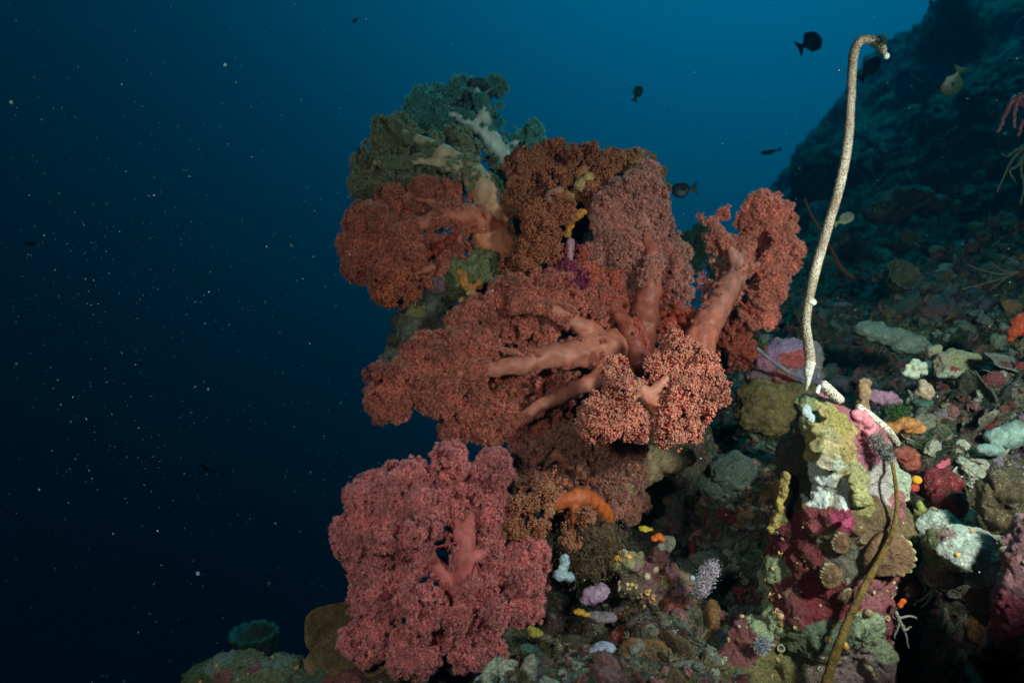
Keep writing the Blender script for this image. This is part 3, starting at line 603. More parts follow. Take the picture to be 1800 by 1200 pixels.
rock('rock_pinnacle', 'brightly lit encrusted rock with yellow, white and maroon growth under the white whip', 'rock',
     [(1450, 760, 0.86, 58, 60, 50), (1475, 820, 0.86, 78, 70, 60), (1490, 900, 0.86, 92, 80, 66), (1480, 990, 0.87, 100, 90, 70), (1450, 1080, 0.88, 110, 90, 76), (1500, 1070, 0.86, 66, 80, 60), (1440, 1190, 0.9, 130, 100, 90), (1540, 860, 0.87, 54, 60, 50), (1560, 950, 0.88, 46, 80, 50), (1515, 770, 0.87, 40, 40, 36), (1425, 710, 0.87, 36, 22, 26), (1345, 1130, 0.89, 64, 50, 50), (1290, 1185, 0.87, 70, 46, 50), (1395, 1070, 0.88, 50, 50, 50), (1370, 1010, 0.90, 34, 50, 40), (1402, 815, .89, 34, 66, 40), (1390, 930, .89, 36, 60, 40), (1590, 1000, .90, 30, 70, 40), (1500, 1280, 0.86, 120, 90, 80), (1535, 1150, 0.85, 30, 60, 40)],
     0.0022, 0.0075, 31, None, M_patch, lump=0.5, patches=[(1398, 735, .84, 26, (.34, .36, .16)), (1422, 722, .82, 15, (.66, .74, .74)), (1445, 745, .82, 26, YEL), (1470, 770, .82, 34, (.62, .48, .18)), (1450, 800, .82, 30, (.50, .42, .16)), (1490, 740, .82, 18, PNK), (1520, 755, .84, 34, PNK), (1520, 800, .84, 24, (.5, .14, .2)), (1405, 790, .82, 30, (.22, .2, .07)), (1380, 840, .84, 34, DRK), (1370, 760, .86, 30, DRK), (1425, 800, .82, 24, (.36, .26, .16)), (1438, 848, .82, 30, (.95, .96, .90)), (1470, 860, .82, 22, (.66, .62, .5)), (1488, 862, .82, 22, (.93, .96, .94)), (1430, 885, .82, 22, (.95, .96, .90)), (1455, 870, .82, 12, (.42, .25, .12)), (1505, 850, .82, 24, (.48, .42, .2)), (1515, 880, .82, 20, (.40, .32, .12)), (1550, 845, .84, 28, (.6, .5, .46)), (1572, 850, .84, 22, (.56, .6, .42)), (1565, 880, .84, 18, PNK), (1440, 920, .82, 26, (.34, .06, .07)), (1487, 920, .82, 20, (.42, .04, .11)), (1395, 880, .83, 20, BRN), (1375, 930, .84, 22, OLV), (1400, 940, .83, 22, (.24, .3, .12)), (1420, 965, .82, 34, MAR), (1475, 950, .82, 26, (.22, .15, .07)), (1530, 920, .82, 34, (.23, .13, .06)), (1410, 1020, .82, 40, MAR), (1500, 990, .82, 30, (.17, .14, .10)), (1560, 975, .82, 34, (.27, .17, .08)), (1460, 1060, .82, 46, (.24, .02, .03)), (1540, 1030, .82, 34, (.40, .12, .13)), (1530, 1070, .84, 26, (.35, .08, .1)), (1385, 1070, .84, 34, (.26, .06, .06)), (1360, 1010, .86, 20, (.33, .35, .2)), (1470, 1120, .82, 36, (.16, .20, .12)), (1520, 1110, .82, 26, (.45, .50, .3)), (1340, 1090, .87, 30, (.45, .48, .26)), (1310, 1120, .88, 28, (.32, .08, .08)), (1400, 1130, .85, 34, (.14, .14, .07)), (1350, 1160, .88, 34, (.26, .20, .07)), (1440, 1180, .82, 34, (.30, .20, .16)), (1500, 1170, .82, 26, (.48, .30, .30)), (1290, 1190, .9, 40, (.2, .17, .06))])  # dark patches on the left flank paint its shade, away from the strobe
rock('bommie_rock', 'dark encrusted rock core carrying the cluster of soft corals', 'rock',
     [(1000, 400, 1.42, 100, 90, 90), (905, 470, 1.36, 60, 60, 60), (1010, 540, 1.42, 130, 110, 100), (850, 500, 1.30, 50, 46, 40), (1060, 690, 1.36, 140, 120, 110), (1110, 840, 1.34, 120, 100, 100), (1130, 950, 1.3, 110, 90, 100), (1000, 980, 1.22, 70, 70, 70), (1090, 350, 1.42, 60, 60, 60), (1060, 1060, 1.25, 150, 90, 110), (880, 1120, 1.18, 130, 80, 90), (1180, 780, 1.38, 80, 90, 90), (930, 1010, 1.2, 60, 60, 60), (1200, 620, 1.42, 80, 70, 80), (935, 620, 1.34, 90, 80, 60), (975, 760, 1.32, 80, 60, 70), (930, 860, 1.25, 60, 50, 60), (1040, 930, 1.2, 70, 60, 60), (1080, 760, 1.3, 90, 80, 70)],
     0.0045, 0.017, 41, (0.13, 0.10, 0.06), M_reef)
rock('rock_flap', 'dark tapering rock flap pointing down left into open water between the red crowns', 'rock',
     [(790, 490, 1.27, 52, 40, 36), (755, 530, 1.27, 44, 38, 26), (725, 575, 1.26, 36, 34, 20), (700, 610, 1.26, 26, 26, 14), (682, 632, 1.26, 19, 14, 10), (770, 580, 1.28, 36, 34, 24), (850, 480, 1.28, 40, 46, 34)],
     0.003, 0.009, 42, None, M_rock, patches=[(830, 470, 1.24, 40, (.22, .20, .08)), (720, 510, 1.25, 40, DRK), (730, 540, 1.24, 24, (.24, .20, .06)), (740, 590, 1.24, 34, (.12, .10, .07)), (690, 590, 1.25, 20, DRK), (680, 635, 1.24, 20, (.30, .33, .26)), (760, 500, 1.23, 16, (.24, .1, .14)), (760, 550, 1.24, 20, (.14, .13, .12))])
rock('bottom_rock', 'low green and pink crusted rock rising at the bottom left, beside open water', 'rock',
     [(420, 1185, 0.98, 70, 34, 50), (360, 1215, 0.98, 48, 50, 50), (490, 1195, 1.0, 56, 42, 50), (430, 1260, 0.98, 120, 60, 80), (545, 1235, 0.98, 70, 60, 60), (620, 1230, 0.98, 70, 50, 60), (700, 1220, 1.0, 90, 50, 70)],
     0.0026, 0.008, 43, None, M_rock, patches=[(350, 1185, .97, 30, (.14, .18, .08)), (380, 1165, .97, 22, (.32, .34, .30)), (430, 1160, .97, 24, (.24, .22, .12)), (400, 1190, .96, 18, (.40, .12, .13)), (445, 1170, .96, 16, (.38, .10, .14)), (480, 1160, .97, 24, (.20, .30, .22)), (510, 1165, .97, 22, (.16, .20, .12)), (470, 1195, .96, 30, (.24, .24, .12)), (540, 1190, .97, 24, (.12, .16, .10)), (600, 1195, .96, 30, (.34, .08, .08)), (680, 1190, .96, 40, (.14, .08, .05))])
rock('pink_rock', 'rough pink crusted rock running off the right edge above the bottom corner', 'rock',
     [(1800, 1080, 0.72, 50, 120, 50), (1830, 980, 0.72, 60, 80, 50), (1790, 1180, 0.72, 40, 80, 40)], 0.0022, 0.007, 44, None, M_patch,
     patches=[(1790, 1000, .69, 40, (.46, .2, .22)), (1770, 1060, .69, 30, (.55, .14, .2)), (1800, 1100, .69, 40, (.42, .06, .12)), (1780, 1160, .69, 40, (.26, .02, .06)), (1760, 1100, .69, 20, (.3, .28, .2))])
rock('pale_rock', 'whitish green sponge-crusted rock overhanging the black hollow at lower right', 'rock',
     [(1700, 965, 0.80, 66, 42, 60), (1750, 1000, 0.78, 50, 50, 54), (1660, 1000, 0.84, 40, 34, 40), (1650, 930, 0.86, 40, 34, 30), (1730, 920, 0.86, 36, 26, 26), (1740, 1060, 0.80, 36, 44, 30), (1640, 970, .86, 36, 60, 30)], 0.0022, 0.007, 45, None, M_patch,
     patches=[(1700, 940, .79, 40, (.60, .64, .54)), (1730, 985, .77, 34, (.66, .66, .58)), (1670, 1000, .8, 22, (.40, .28, .2)), (1660, 935, .8, 24, (.46, .28, .24)), (1640, 960, .81, 24, (.22, .25, .09)), (1700, 1010, .78, 24, (.4, .4, .3)), (1745, 1030, .77, 26, (.40, .12, .2)), (1700, 965, .78, 12, (.2, .1, .1)), (1740, 1070, .77, 24, (.28, .2, .16))])
rock('shade_dark_bank', 'rock bank coloured with the shade of the black hollow at the lower right', 'rock',
     [(1640, 1190, 0.95, 100, 80, 60), (1720, 1150, 0.98, 90, 90, 60), (1610, 1080, 1.0, 60, 80, 50), (1700, 1060, 1.02, 80, 60, 50)], 0.004, 0.012, 46, (0.035, 0.02, 0.015), M_rock)  # near-black colour paints in the shadow of the hollow
rock('olive_sponge', 'large olive brown lobed sponge below the purple rock, left of the lit pinnacle', 'sponge',
     [(1345, 700, 1.25, 54, 30, 40), (1320, 730, 1.24, 30, 34, 30), (1360, 735, 1.24, 40, 34, 30), (1400, 700, 1.26, 40, 30, 34), (1340, 690, 1.26, 30, 26, 30)], 0.003, 0.012, 47, (0.13, 0.08, 0.022), M_sponge)
rock('purple_rock', 'mauve and red crusted rock right behind the foot of the white whip', 'rock',
     [(1385, 625, 1.3, 52, 30, 36), (1350, 640, 1.3, 26, 26, 26), (1420, 630, 1.3, 28, 34, 26), (1395, 660, 1.28, 50, 26, 34), (1350, 665, 1.3, 40, 22, 30)], 0.003, 0.009, 48, None, M_patch,
     patches=[(1360, 610, 1.27, 22, (.34, .16, .3)), (1390, 605, 1.27, 22, (.40, .22, .36)), (1400, 630, 1.26, 22, (.50, .08, .08)), (1360, 640, 1.27, 18, (.42, .14, .22)), (1345, 615, 1.28, 12, (.5, .12, .05)), (1425, 620, 1.27, 20, (.28, .22, .26)), (1380, 665, 1.25, 24, (.42, .10, .09)), (1335, 665, 1.28, 20, (.28, .12, .16)), (1410, 660, 1.25, 16, (.22, .17, .25))])
rock('maroon_sponge', 'deep maroon domed sponge at the right, beside the orange and yellow ball', 'sponge',
     [(1655, 855, 0.9, 36, 34, 30), (1668, 885, 0.88, 30, 34, 26), (1635, 850, 0.92, 26, 28, 24), (1672, 860, 0.9, 22, 30, 22)], 0.0022, 0.005, 49, (0.17, 0.010, 0.013), M_sponge)
rock('maroon_sponge', 'dark red lumpy sponge ridge at the bottom, right of the lilac ball', 'sponge',
     [(1190, 1065, 1.0, 24, 22, 22), (1180, 1095, 0.99, 26, 26, 24), (1150, 1110, 0.98, 26, 22, 22), (1110, 1112, 0.97, 30, 18, 20), (1215, 1090, 1.0, 22, 28, 20), (1085, 1120, .97, 20, 14, 16)], 0.0026, 0.006, 50, (0.20, 0.035, 0.018), M_sponge)
rock('brown_coral', 'rounded dark brown fleshy coral at the right edge of the picture', 'coral',
     [(1770, 870, 0.8, 50, 44, 40), (1800, 900, 0.8, 46, 50, 40), (1750, 910, 0.8, 34, 34, 30), (1790, 840, .82, 44, 20, 34)], 0.0024, 0.007, 51, (0.075, 0.05, 0.02), M_sponge, lump=0.8)
rock('beige_coral', 'smooth beige brown coral mound with white dots right of the low crown', 'coral',
     [(1160, 810, 1.14, 50, 26, 34), (1190, 800, 1.15, 34, 24, 30), (1130, 830, 1.13, 36, 24, 26), (1095, 845, 1.13, 40, 26, 26)], 0.003, 0.006, 52, (0.32, 0.20, 0.10), M_sponge)
rock('knobby_rock', 'small craggy column of tan and yellow knobs topped by an orange sponge, lower middle', 'rock',
     [(1170, 960, 1.05, 14, 20, 14), (1160, 985, 1.05, 16, 24, 16), (1110, 990, 1.03, 30, 24, 22), (1130, 1010, 1.03, 26, 22, 20), (1165, 1020, 1.04, 18, 24, 16), (1120, 1030, 1.03, 34, 20, 24), (1095, 985, 1.03, 18, 16, 16), (1150, 1050, 1.03, 30, 26, 26)], 0.0022, 0.007, 53, None, M_patch,
     patches=[(1172, 958, 1.02, 12, (.50, .44, .34)), (1100, 985, 1.01, 18, (.45, .36, .2)), (1115, 1000, 1.01, 16, (.40, .2, .18)), (1130, 975, 1.01, 16, (.34, .26, .14)), (1155, 1000, 1.02, 18, (.25, .08, .08)), (1175, 1020, 1.02, 14, (.5, .34, .12)), (1120, 1030, 1.01, 20, (.18, .12, .07)), (1150, 1040, 1.01, 20, (.26, .12, .10))], lump=0.8)
rock('white_rock', 'cream and pale green knobbly rock at the bottom edge right of the lilac cone', 'rock',
     [(1150, 1180, 0.86, 44, 24, 30), (1185, 1170, 0.86, 26, 26, 24), (1110, 1170, 0.88, 26, 16, 20), (1160, 1205, .86, 60, 26, 30)], 0.0022, 0.006, 54, None, M_patch,
     patches=[(1130, 1165, .85, 20, (.48, .46, .36)), (1160, 1170, .84, 24, (.58, .66, .56)), (1185, 1165, .84, 18, (.55, .60, .48)), (1150, 1195, .84, 20, (.62, .62, .5)), (1190, 1190, .84, 16, (.3, .14, .1)), (1110, 1170, .85, 16, (.4, .3, .22))], lump=0.6)
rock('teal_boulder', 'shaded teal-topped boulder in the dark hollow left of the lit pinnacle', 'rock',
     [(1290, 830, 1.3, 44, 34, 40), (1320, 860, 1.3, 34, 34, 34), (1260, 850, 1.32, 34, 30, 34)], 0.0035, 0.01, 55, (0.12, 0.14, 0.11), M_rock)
rock('far_bommie', 'hazy dark coral head on the far slope silhouette near its left edge', 'rock',
     [(1435, 300, 5.0, 40, 44, 40), (1420, 345, 5.0, 34, 50, 34), (1470, 320, 5.0, 40, 50, 40)], 0.03, 0.06, 56, (0.06, 0.06, 0.04), M_reef_far)
rock('far_bommie', 'second hazy coral head standing higher on the far slope silhouette', 'rock',
     [(1630, 85, 6.2, 26, 24, 26), (1640, 120, 6.2, 36, 34, 34), (1610, 150, 6.2, 40, 40, 40)], 0.035, 0.07, 57, (0.06, 0.06, 0.04), M_reef_far)
rock('table_coral', 'dim teal dome-shaped coral on the shaded middle slope right of the pale fish', 'coral',
     [(1590, 350, 2.9, 56, 20, 40), (1560, 370, 2.9, 40, 24, 40), (1640, 360, 2.9, 30, 16, 30)], 0.012, 0.02, 58, (0.22, 0.22, 0.16), M_reef)
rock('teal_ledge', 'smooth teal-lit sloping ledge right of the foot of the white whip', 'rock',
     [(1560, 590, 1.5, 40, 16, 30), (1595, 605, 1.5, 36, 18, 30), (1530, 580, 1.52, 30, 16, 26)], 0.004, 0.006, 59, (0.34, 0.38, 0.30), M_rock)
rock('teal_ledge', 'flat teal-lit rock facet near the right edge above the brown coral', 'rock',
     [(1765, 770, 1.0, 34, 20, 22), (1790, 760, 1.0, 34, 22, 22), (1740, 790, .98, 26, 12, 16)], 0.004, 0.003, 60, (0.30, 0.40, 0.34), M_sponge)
rock('red_sponge', 'bright red-orange sponge lobe at the right edge high on the slope', 'sponge', [(1785, 585, 1.3, 14, 12, 12), (1800, 568, 1.3, 22, 20, 16), (1778, 597, 1.3, 9, 6, 8)], 0.0022, 0.005, 61, (0.60, 0.07, 0.025), M_sponge)
rock('cream_rock', 'pale cream knobbly coral lump midway up the right slope', 'coral',
     [(1610, 645, 1.15, 18, 14, 14), (1600, 655, 1.15, 14, 10, 12), (1622, 650, 1.15, 10, 12, 10)], 0.0022, 0.005, 62, (0.44, 0.44, 0.32), M_rough, lump=.8)
rock('cream_rock', 'tan and cream coral crag with a red hollow, right of the pale lump', 'coral',
     [(1670, 635, 1.18, 30, 22, 22), (1700, 640, 1.18, 22, 20, 20), (1645, 620, 1.2, 12, 14, 12), (1665, 655, 1.16, 24, 12, 18)], 0.0025, 0.007, 63, None, M_patch, lump=.6,
     patches=[(1655, 630, 1.15, 16, (.46, .36, .24)), (1675, 645, 1.14, 10, (.3, .05, .05)), (1700, 630, 1.15, 18, (.40, .38, .2)), (1670, 660, 1.14, 12, (.5, .5, .38)), (1640, 618, 1.17, 10, (.42, .34, .28))])
rock('round_coral', 'ball-shaped tan and pink coral on the right slope', 'coral', [(1626, 688, 1.08, 16, 15, 14), (1620, 676, 1.09, 9, 8, 9)], 0.0018, 0.004, 64, (0.42, 0.28, 0.18), M_rough)
rock('mauve_rock', 'mauve wedge of rock with a pale blue top, right of the snapped white stub', 'rock', [(1550, 700, 1.1, 26, 14, 18), (1568, 706, 1.1, 18, 10, 14), (1535, 695, 1.1, 16, 9, 12)], 0.002, 0.004, 65, (0.30, 0.13, 0.19), M_rough)
rock('tan_tube_sponge', 'upright tan stump beside the snapped white stub', 'sponge', [(1518, 690, 1.05, 13, 22, 12), (1516, 715, 1.05, 12, 18, 12), (1520, 672, 1.05, 12, 8, 12)], 0.002, 0.003, 66, (0.34, 0.19, 0.10), M_rough)
rock('orange_sponge', 'brown and orange cushion sponge under the fallen white branch', 'sponge', [(1590, 745, 1.05, 26, 13, 18), (1570, 750, 1.05, 18, 9, 12), (1610, 755, 1.05, 16, 9, 12)], 0.002, 0.005, 67, (0.42, 0.16, 0.05), M_rough)
rock('red_sponge', 'dark red cup sponge at the end of the fallen white branch', 'sponge', [(1590, 800, 0.98, 26, 16, 18), (1600, 815, 0.98, 20, 16, 16)], 0.002, 0.004, 68, (0.22, 0.05, 0.03), M_rough)
rock('olive_coral', 'mossy olive green coral lump right of the lit pinnacle below the maroon dome', 'coral', [(1630, 900, 0.9, 24, 20, 18), (1625, 920, 0.9, 24, 26, 18), (1632, 950, .9, 22, 26, 16)], 0.002, 0.005, 69, (0.27, 0.25, 0.07), M_rough, lump=.4)
rock('mauve_sponge', 'mauve rounded sponge lump above the yellow patch at lower middle', 'sponge', [(1045, 1045, 1.0, 22, 14, 16), (1058, 1040, 1.0, 14, 14, 12), (1035, 1055, 1.0, 16, 10, 12)], 0.002, 0.004, 70, (0.32, 0.18, 0.26), M_rough)
rock('grey_coral', 'grey brown boulder coral in shadow right of the pink tuft sponge', 'coral', [(1320, 1005, 1.05, 34, 22, 26), (1345, 1020, 1.05, 30, 24, 24)], 0.0025, 0.006, 71, (0.14, 0.13, 0.07), M_rough)
rock('pink_clump', 'pink crusted knob touching the white whip fragment on the pinnacle shoulder', 'coral', [(1522, 745, 0.84, 16, 18, 14), (1532, 765, 0.84, 14, 22, 12), (1510, 732, .84, 14, 12, 12)], 0.0016, 0.0045, 72, (0.55, 0.17, 0.20), M_rough, lump=.4)

# smooth sea squirts and sponges
def lump(name, label, cat, blobs, col, mat=None, voxel=0.0014, disp=0.002, seed=0, group=None):
    return rock(name, label, cat, blobs, voxel, disp, seed+100, col, mat or M_sponge, group)
lump('sea_squirt', 'pale blue double-lobed sponge standing right of the pink soft coral', 'sponge', [(993, 985, 0.98, 9, 12, 8), (990, 998, 0.98, 9, 9, 8), (985, 1010, 0.98, 13, 11, 11), (1000, 1014, 0.98, 11, 9, 9)], (0.45, 0.55, 0.62), seed=1)
lump('sea_squirt', 'larger lilac ball in the bottom middle below the dark red ridge', 'sea squirt', [(1062, 1142, 0.9, 22, 15, 16), (1050, 1148, 0.9, 18, 12, 14), (1082, 1150, .9, 14, 8, 10)], (0.42, 0.42, 0.58), seed=2, disp=0.001)
lump('sea_squirt', 'greyish lilac cone at the bottom edge left of the cream rock', 'sea squirt', [(1112, 1188, 0.84, 18, 16, 14), (1108, 1175, 0.84, 11, 10, 10), (1120, 1200, .84, 22, 14, 16)], (0.36, 0.32, 0.44), seed=3)
lump('sea_squirt', 'lilac lump cut by the bottom edge below the pink soft coral', 'sea squirt', [(855, 1196, 0.86, 22, 9, 14), (870, 1200, 0.86, 16, 9, 12)], (0.42, 0.42, 0.56), seed=4)
lump('sea_squirt', 'small purple bump at the bottom between two lilac lumps', 'sea squirt', [(1030, 1180, 0.86, 14, 8, 10)], (0.30, 0.20, 0.30), seed=5)
lump('ball_sponge', 'yellow half of a little ball pair beside the maroon dome', 'sponge', [(1611, 843, 0.86, 9, 8, 8)], (0.85, 0.38, 0.02), seed=6, disp=0.0008)
lump('ball_sponge', 'red half of a little ball pair beside the maroon dome', 'sponge', [(1606, 856, 0.862, 10, 9, 8)], (0.55, 0.05, 0.02), seed=7, disp=0.0008)
lump('orange_sponge', 'tiny glowing orange sponge knobs at the pinnacle edge over the black hollow', 'sponge', [(1582, 1063, 0.81, 6, 5, 5), (1588, 1056, 0.81, 6, 5, 5)], (0.90, 0.14, 0.01), seed=8, disp=0.001)
lump('orange_sponge', 'bright orange sponge cap on the knobby column', 'sponge', [(1158, 944, 1.03, 9, 7, 8), (1150, 947, 1.03, 7, 5, 6), (1164, 948, 1.03, 7, 5, 6)], (0.88, 0.16, 0.015), seed=9, disp=0.002)
lump('yellow_sponge', 'bright yellow sponge strip left of the orange cap', 'sponge', [(1135, 930, 1.03, 13, 5, 6), (1128, 928, 1.03, 7, 5, 6)], (0.70, 0.42, 0.02), seed=10, disp=0.002)
lump('yellow_sponge', 'golden yellow sponge patch below the mauve lump', 'sponge', [(1018, 1075, 0.97, 12, 6, 7), (1030, 1079, 0.97, 9, 5, 6)], (0.70, 0.33, 0.03), seed=11, disp=0.002)
lump('yellow_sponge', 'mustard yellow sponge patch above the bottom rubble, right of the pink soft coral', 'sponge', [(942, 1112, 0.95, 14, 9, 8), (934, 1105, .95, 8, 6, 7)], (0.42, 0.32, 0.05), seed=12, disp=0.002)
lump('mauve_sponge', 'grey mauve cushion with a white spot above the dark red ridge', 'sponge', [(1062, 1085, 0.97, 24, 10, 14), (1045, 1082, 0.97, 14, 8, 10)], (0.28, 0.19, 0.22), seed=13)
lump('pale_sponge', 'small round pale blue sponge left of the pink tuft', 'sponge', [(1217, 1015, 0.95, 5, 5, 5)], (0.55, 0.62, 0.70), seed=14, disp=.0006)
lump('orange_sponge', 'orange sponge crust at the foot of the leftmost stems by the dark flap', 'sponge', [(815, 490, 1.2, 9, 16, 7), (830, 506, 1.2, 18, 7, 7), (843, 500, 1.2, 8, 9, 6), (808, 478, 1.2, 7, 6, 6)], (0.50, 0.17, 0.03), seed=15, disp=0.002)
lump('orange_sponge', 'orange and yellow sponge blob high in the middle of the cluster', 'sponge', [(1010, 378, 1.23, 16, 11, 8), (1000, 392, 1.23, 10, 12, 8), (1022, 372, 1.23, 12, 6, 6), (998, 410, 1.23, 8, 9, 6)], (0.60, 0.20, 0.025), seed=16, disp=0.003)
lump('yellow_sponge', 'pale yellow sponge lump near the crest of the cluster', 'sponge', [(1024, 325, 1.26, 16, 13, 10), (1035, 312, 1.26, 10, 9, 8)], (0.46, 0.27, 0.10), seed=17, disp=0.003)
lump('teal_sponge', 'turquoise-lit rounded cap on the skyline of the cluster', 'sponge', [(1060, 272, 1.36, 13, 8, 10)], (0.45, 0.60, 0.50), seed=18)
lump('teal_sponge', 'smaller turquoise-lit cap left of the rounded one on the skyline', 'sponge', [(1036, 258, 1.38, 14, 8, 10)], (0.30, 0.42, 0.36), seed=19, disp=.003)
lump('branch_sponge', 'thin tan sponge finger curling down beside the dark flap', 'sponge', [(828, 515, 1.18, 10, 6, 5), (812, 528, 1.18, 8, 6, 5), (800, 545, 1.18, 6, 7, 5), (792, 560, 1.18, 5, 8, 4), (787, 572, 1.18, 4, 6, 4)], (0.40, 0.22, 0.09), seed=20)
lump('pink_sponge', 'tiny pink red sponge fingers above the maroon dome', 'sponge', [(1657, 815, .9, 6, 6, 5), (1667, 812, .9, 5, 7, 4), (1650, 820, .9, 6, 5, 5)], (0.60, 0.10, 0.16), seed=21)
lump('pink_sponge', 'raspberry pink sponge spot on the pinnacle under the white crust', 'sponge', [(1487, 920, 0.80, 10, 8, 6), (1495, 912, .80, 6, 6, 5)], (0.50, 0.06, 0.16), seed=22)
lump('blue_sponge', 'smooth pale blue-grey sponge patch at the top of the pinnacle', 'sponge', [(1418, 722, .82, 9, 12, 5), (1426, 735, .82, 7, 9, 5)], (0.50, 0.58, 0.60), seed=25, disp=.0008)
rock('yellow_coral', 'knobbly yellow coral covering the upper face of the pinnacle', 'coral',
     [(1455, 722, .824, 18, 12, 6), (1470, 740, .822, 24, 16, 7), (1450, 755, .817, 26, 18, 7), (1485, 760, .819, 22, 22, 7), (1465, 785, .813, 30, 20, 7), (1438, 785, .817, 18, 16, 6), (1490, 790, .817, 16, 24, 6), (1462, 812, .813, 30, 16, 6)], 0.0014, 0.0045, 126, None, M_patch, lump=.6,
     patches=[(1455, 722, .81, 12, (.62, .46, .2)), (1480, 735, .81, 14, (.50, .40, .12)), (1450, 748, .80, 12, (.58, .44, .18)), (1470, 765, .80, 12, (.50, .46, .24)), (1495, 765, .80, 12, (.62, .42, .16)), (1440, 780, .80, 14, (.36, .28, .12)), (1465, 790, .80, 14, (.66, .52, .26)), (1495, 795, .80, 12, (.55, .38, .14)), (1450, 812, .80, 14, (.62, .50, .36)), (1480, 815, .80, 12, (.60, .60, .46))])
lump('ochre_coral', 'ochre lobed coral strip hanging on the shaded left side of the pinnacle', 'coral', [(1376, 862, .84, 9, 24, 10), (1370, 890, .84, 10, 22, 10), (1363, 915, .84, 10, 16, 10), (1356, 930, .84, 7, 10, 8), (1380, 840, .84, 7, 14, 8)], (0.40, 0.27, 0.07), M_sponge, seed=27, disp=.005)
lump('green_coral', 'yellow green coral crust on the pinnacle right of the white strip', 'coral', [(1512, 852, .81, 16, 18, 8), (1515, 878, .81, 18, 14, 8), (1500, 840, .81, 10, 10, 6)], (0.42, 0.38, 0.15), M_sponge, seed=28, disp=.004)

# toothed oysters with ribbed lips
def shell(label, pts, w, seed, ca=(0.14, 0.07, 0.035), ce=(0.66, 0.62, 0.32)):
    """a flattened valve with a frilled, toothed rim along the given edge"""
    c = P(*pts[0]); ax, ay, ang = pts[1], pts[2], math.radians(pts[3]); s = pts[0][2]/F
    nr, na = 14, 90; V, col = [], []
    for r in range(nr+1):
        t = r/nr
        for a in range(na):
            th = 2*math.pi*a/na; tm = max(0, math.cos(th))*max(0, (t-.8)/.2); rim = 1+0.08*abs(math.sin(th*11+math.sin(th*4)))*tm+0.13*math.sin(th*2+seed)*t+0.08*math.sin(th*3+seed*2)*t
            x, z = math.cos(th)*ax*t*rim, math.sin(th)*ay*t*rim
            y = -w*(1-t*t)**0.5*0.55-w*0.35*tm*abs(math.sin(th*11+math.sin(th*4)))+w*.25*math.sin(th*2+t*5+seed)*t
            V.append((x*math.cos(ang)-z*math.sin(ang), y, x*math.sin(ang)+z*math.cos(ang)))
            e = 0.8*max(0, (t-0.88)/0.12)**2*abs(math.sin(th*11+math.sin(th*4)))*max(0, math.cos(th))
            col.append(np.array(ca)*(1-e)+np.array(ce)*e)
    V = np.array(V)*s; V[:, 1] += 0.0; n = len(V); V = V+rng.normal(size=V.shape)*0.0003
    B = V.copy(); B[:, 1] = -B[:, 1]*0.3+0.004
    V = np.concatenate([V, B]); col = np.concatenate([col, np.array(col)*0.8]); f = []
    for r in range(nr):
        for a in range(na):
            b = (a+1) % na; f.append((r*na+a, r*na+b, (r+1)*na+b, (r+1)*na+a)); f.append((n+r*na+b, n+r*na+a, n+(r+1)*na+a, n+(r+1)*na+b))
    for a in range(na): b = (a+1) % na; f.append((nr*na+a, nr*na+b, n+nr*na+b, n+nr*na+a))
    o = mesh_obj('oyster', V, np.array(f), M_rough, None, col); o.location = c
    return tag(o, label, 'oyster', 'toothed oysters on the pinnacle')
shell('largest brown oyster with a pale toothed lip, right of the mustard whip', ((1562, 975, .812), 38, 46, -15), 14, 1)
shell('brown oyster with a toothed lip facing left in the middle of the maroon crust', ((1462, 1012, .812), 18, 24, 165), 10, 2)
shell('upper brown oyster with a pale ribbed lip just under the white crust', ((1478, 955, .818), 15, 19, 170), 9, 3)
shell('small low oyster with a pale toothed rim near the yellow whip', ((1488, 1048, .812), 15, 11, 60), 8, 4)

# ------------------------------------------------------------------ whip corals
def whip_pts(pts, k=14):
    q = smooth_path(PA([p[:3] for p in pts]), k); r = np.interp(np.linspace(0, len(pts)-1, len(q)), np.arange(len(pts)), [p[3]/F*p[2] for p in pts]); return q, r
def speckled(name, scale):
    m, nt, b = new_mat(name); c = coords(nt); v = voro(nt, c, scale); n = noise(nt, c, 26, 3).outputs[0]
    at = N_(nt, 'ShaderNodeAttribute', attribute_name='Col').outputs['Color']
    col = mixc(nt, 'MIX', ramp(nt, v.outputs['Distance'], [(0.36, (0.95,)*3), (0.48, (0, 0, 0))]), at, (0.10, 0.042, 0.026))
    col = mixc(nt, 'MULTIPLY', 1, col, ramp(nt, n, [(0.35, (0.50, 0.42, 0.36)), (0.7, (1.1, 1.1, 1.1))]))
    nt.links.new(col, b.inputs['Base Color']); b.inputs['Roughness'].default_value = 0.7; bump(nt, b, v.outputs['Distance'], 0.6, 0.0012); return m
M_speck = speckled('speckled_whip', 480)
root = empty('whip_coral', 'tall white speckled whip coral curving up to a hooked tip, standing on the lit pinnacle', 'whip coral', None)
pts = [(1421, 655, .86, 8), (1424, 630, .86, 10.5), (1420, 600, .86, 9.5), (1417, 565, .86, 8.5), (1423, 520, .86, 9), (1437, 460, .86, 10), (1456, 395, .86, 9.5), (1476, 325, .87, 9.5), (1490, 250, .87, 9), (1495, 180, .87, 8), (1498, 120, .87, 8), (1502, 90, .87, 8), (1512, 72, .87, 7.5), (1528, 70, .87, 7), (1543, 76, .87, 8), (1550, 86, .87, 6.5), (1558, 97, .87, 4)]
q, r = whip_pts(pts); r = r*0.88*(1+0.05*fbm(q*90, 3, 2)); V, Fq, tri = tube(q, r, 20)
mesh_obj('stem', V, [Fq, tri], M_speck, root, np.array((0.44, 0.38, 0.29)))
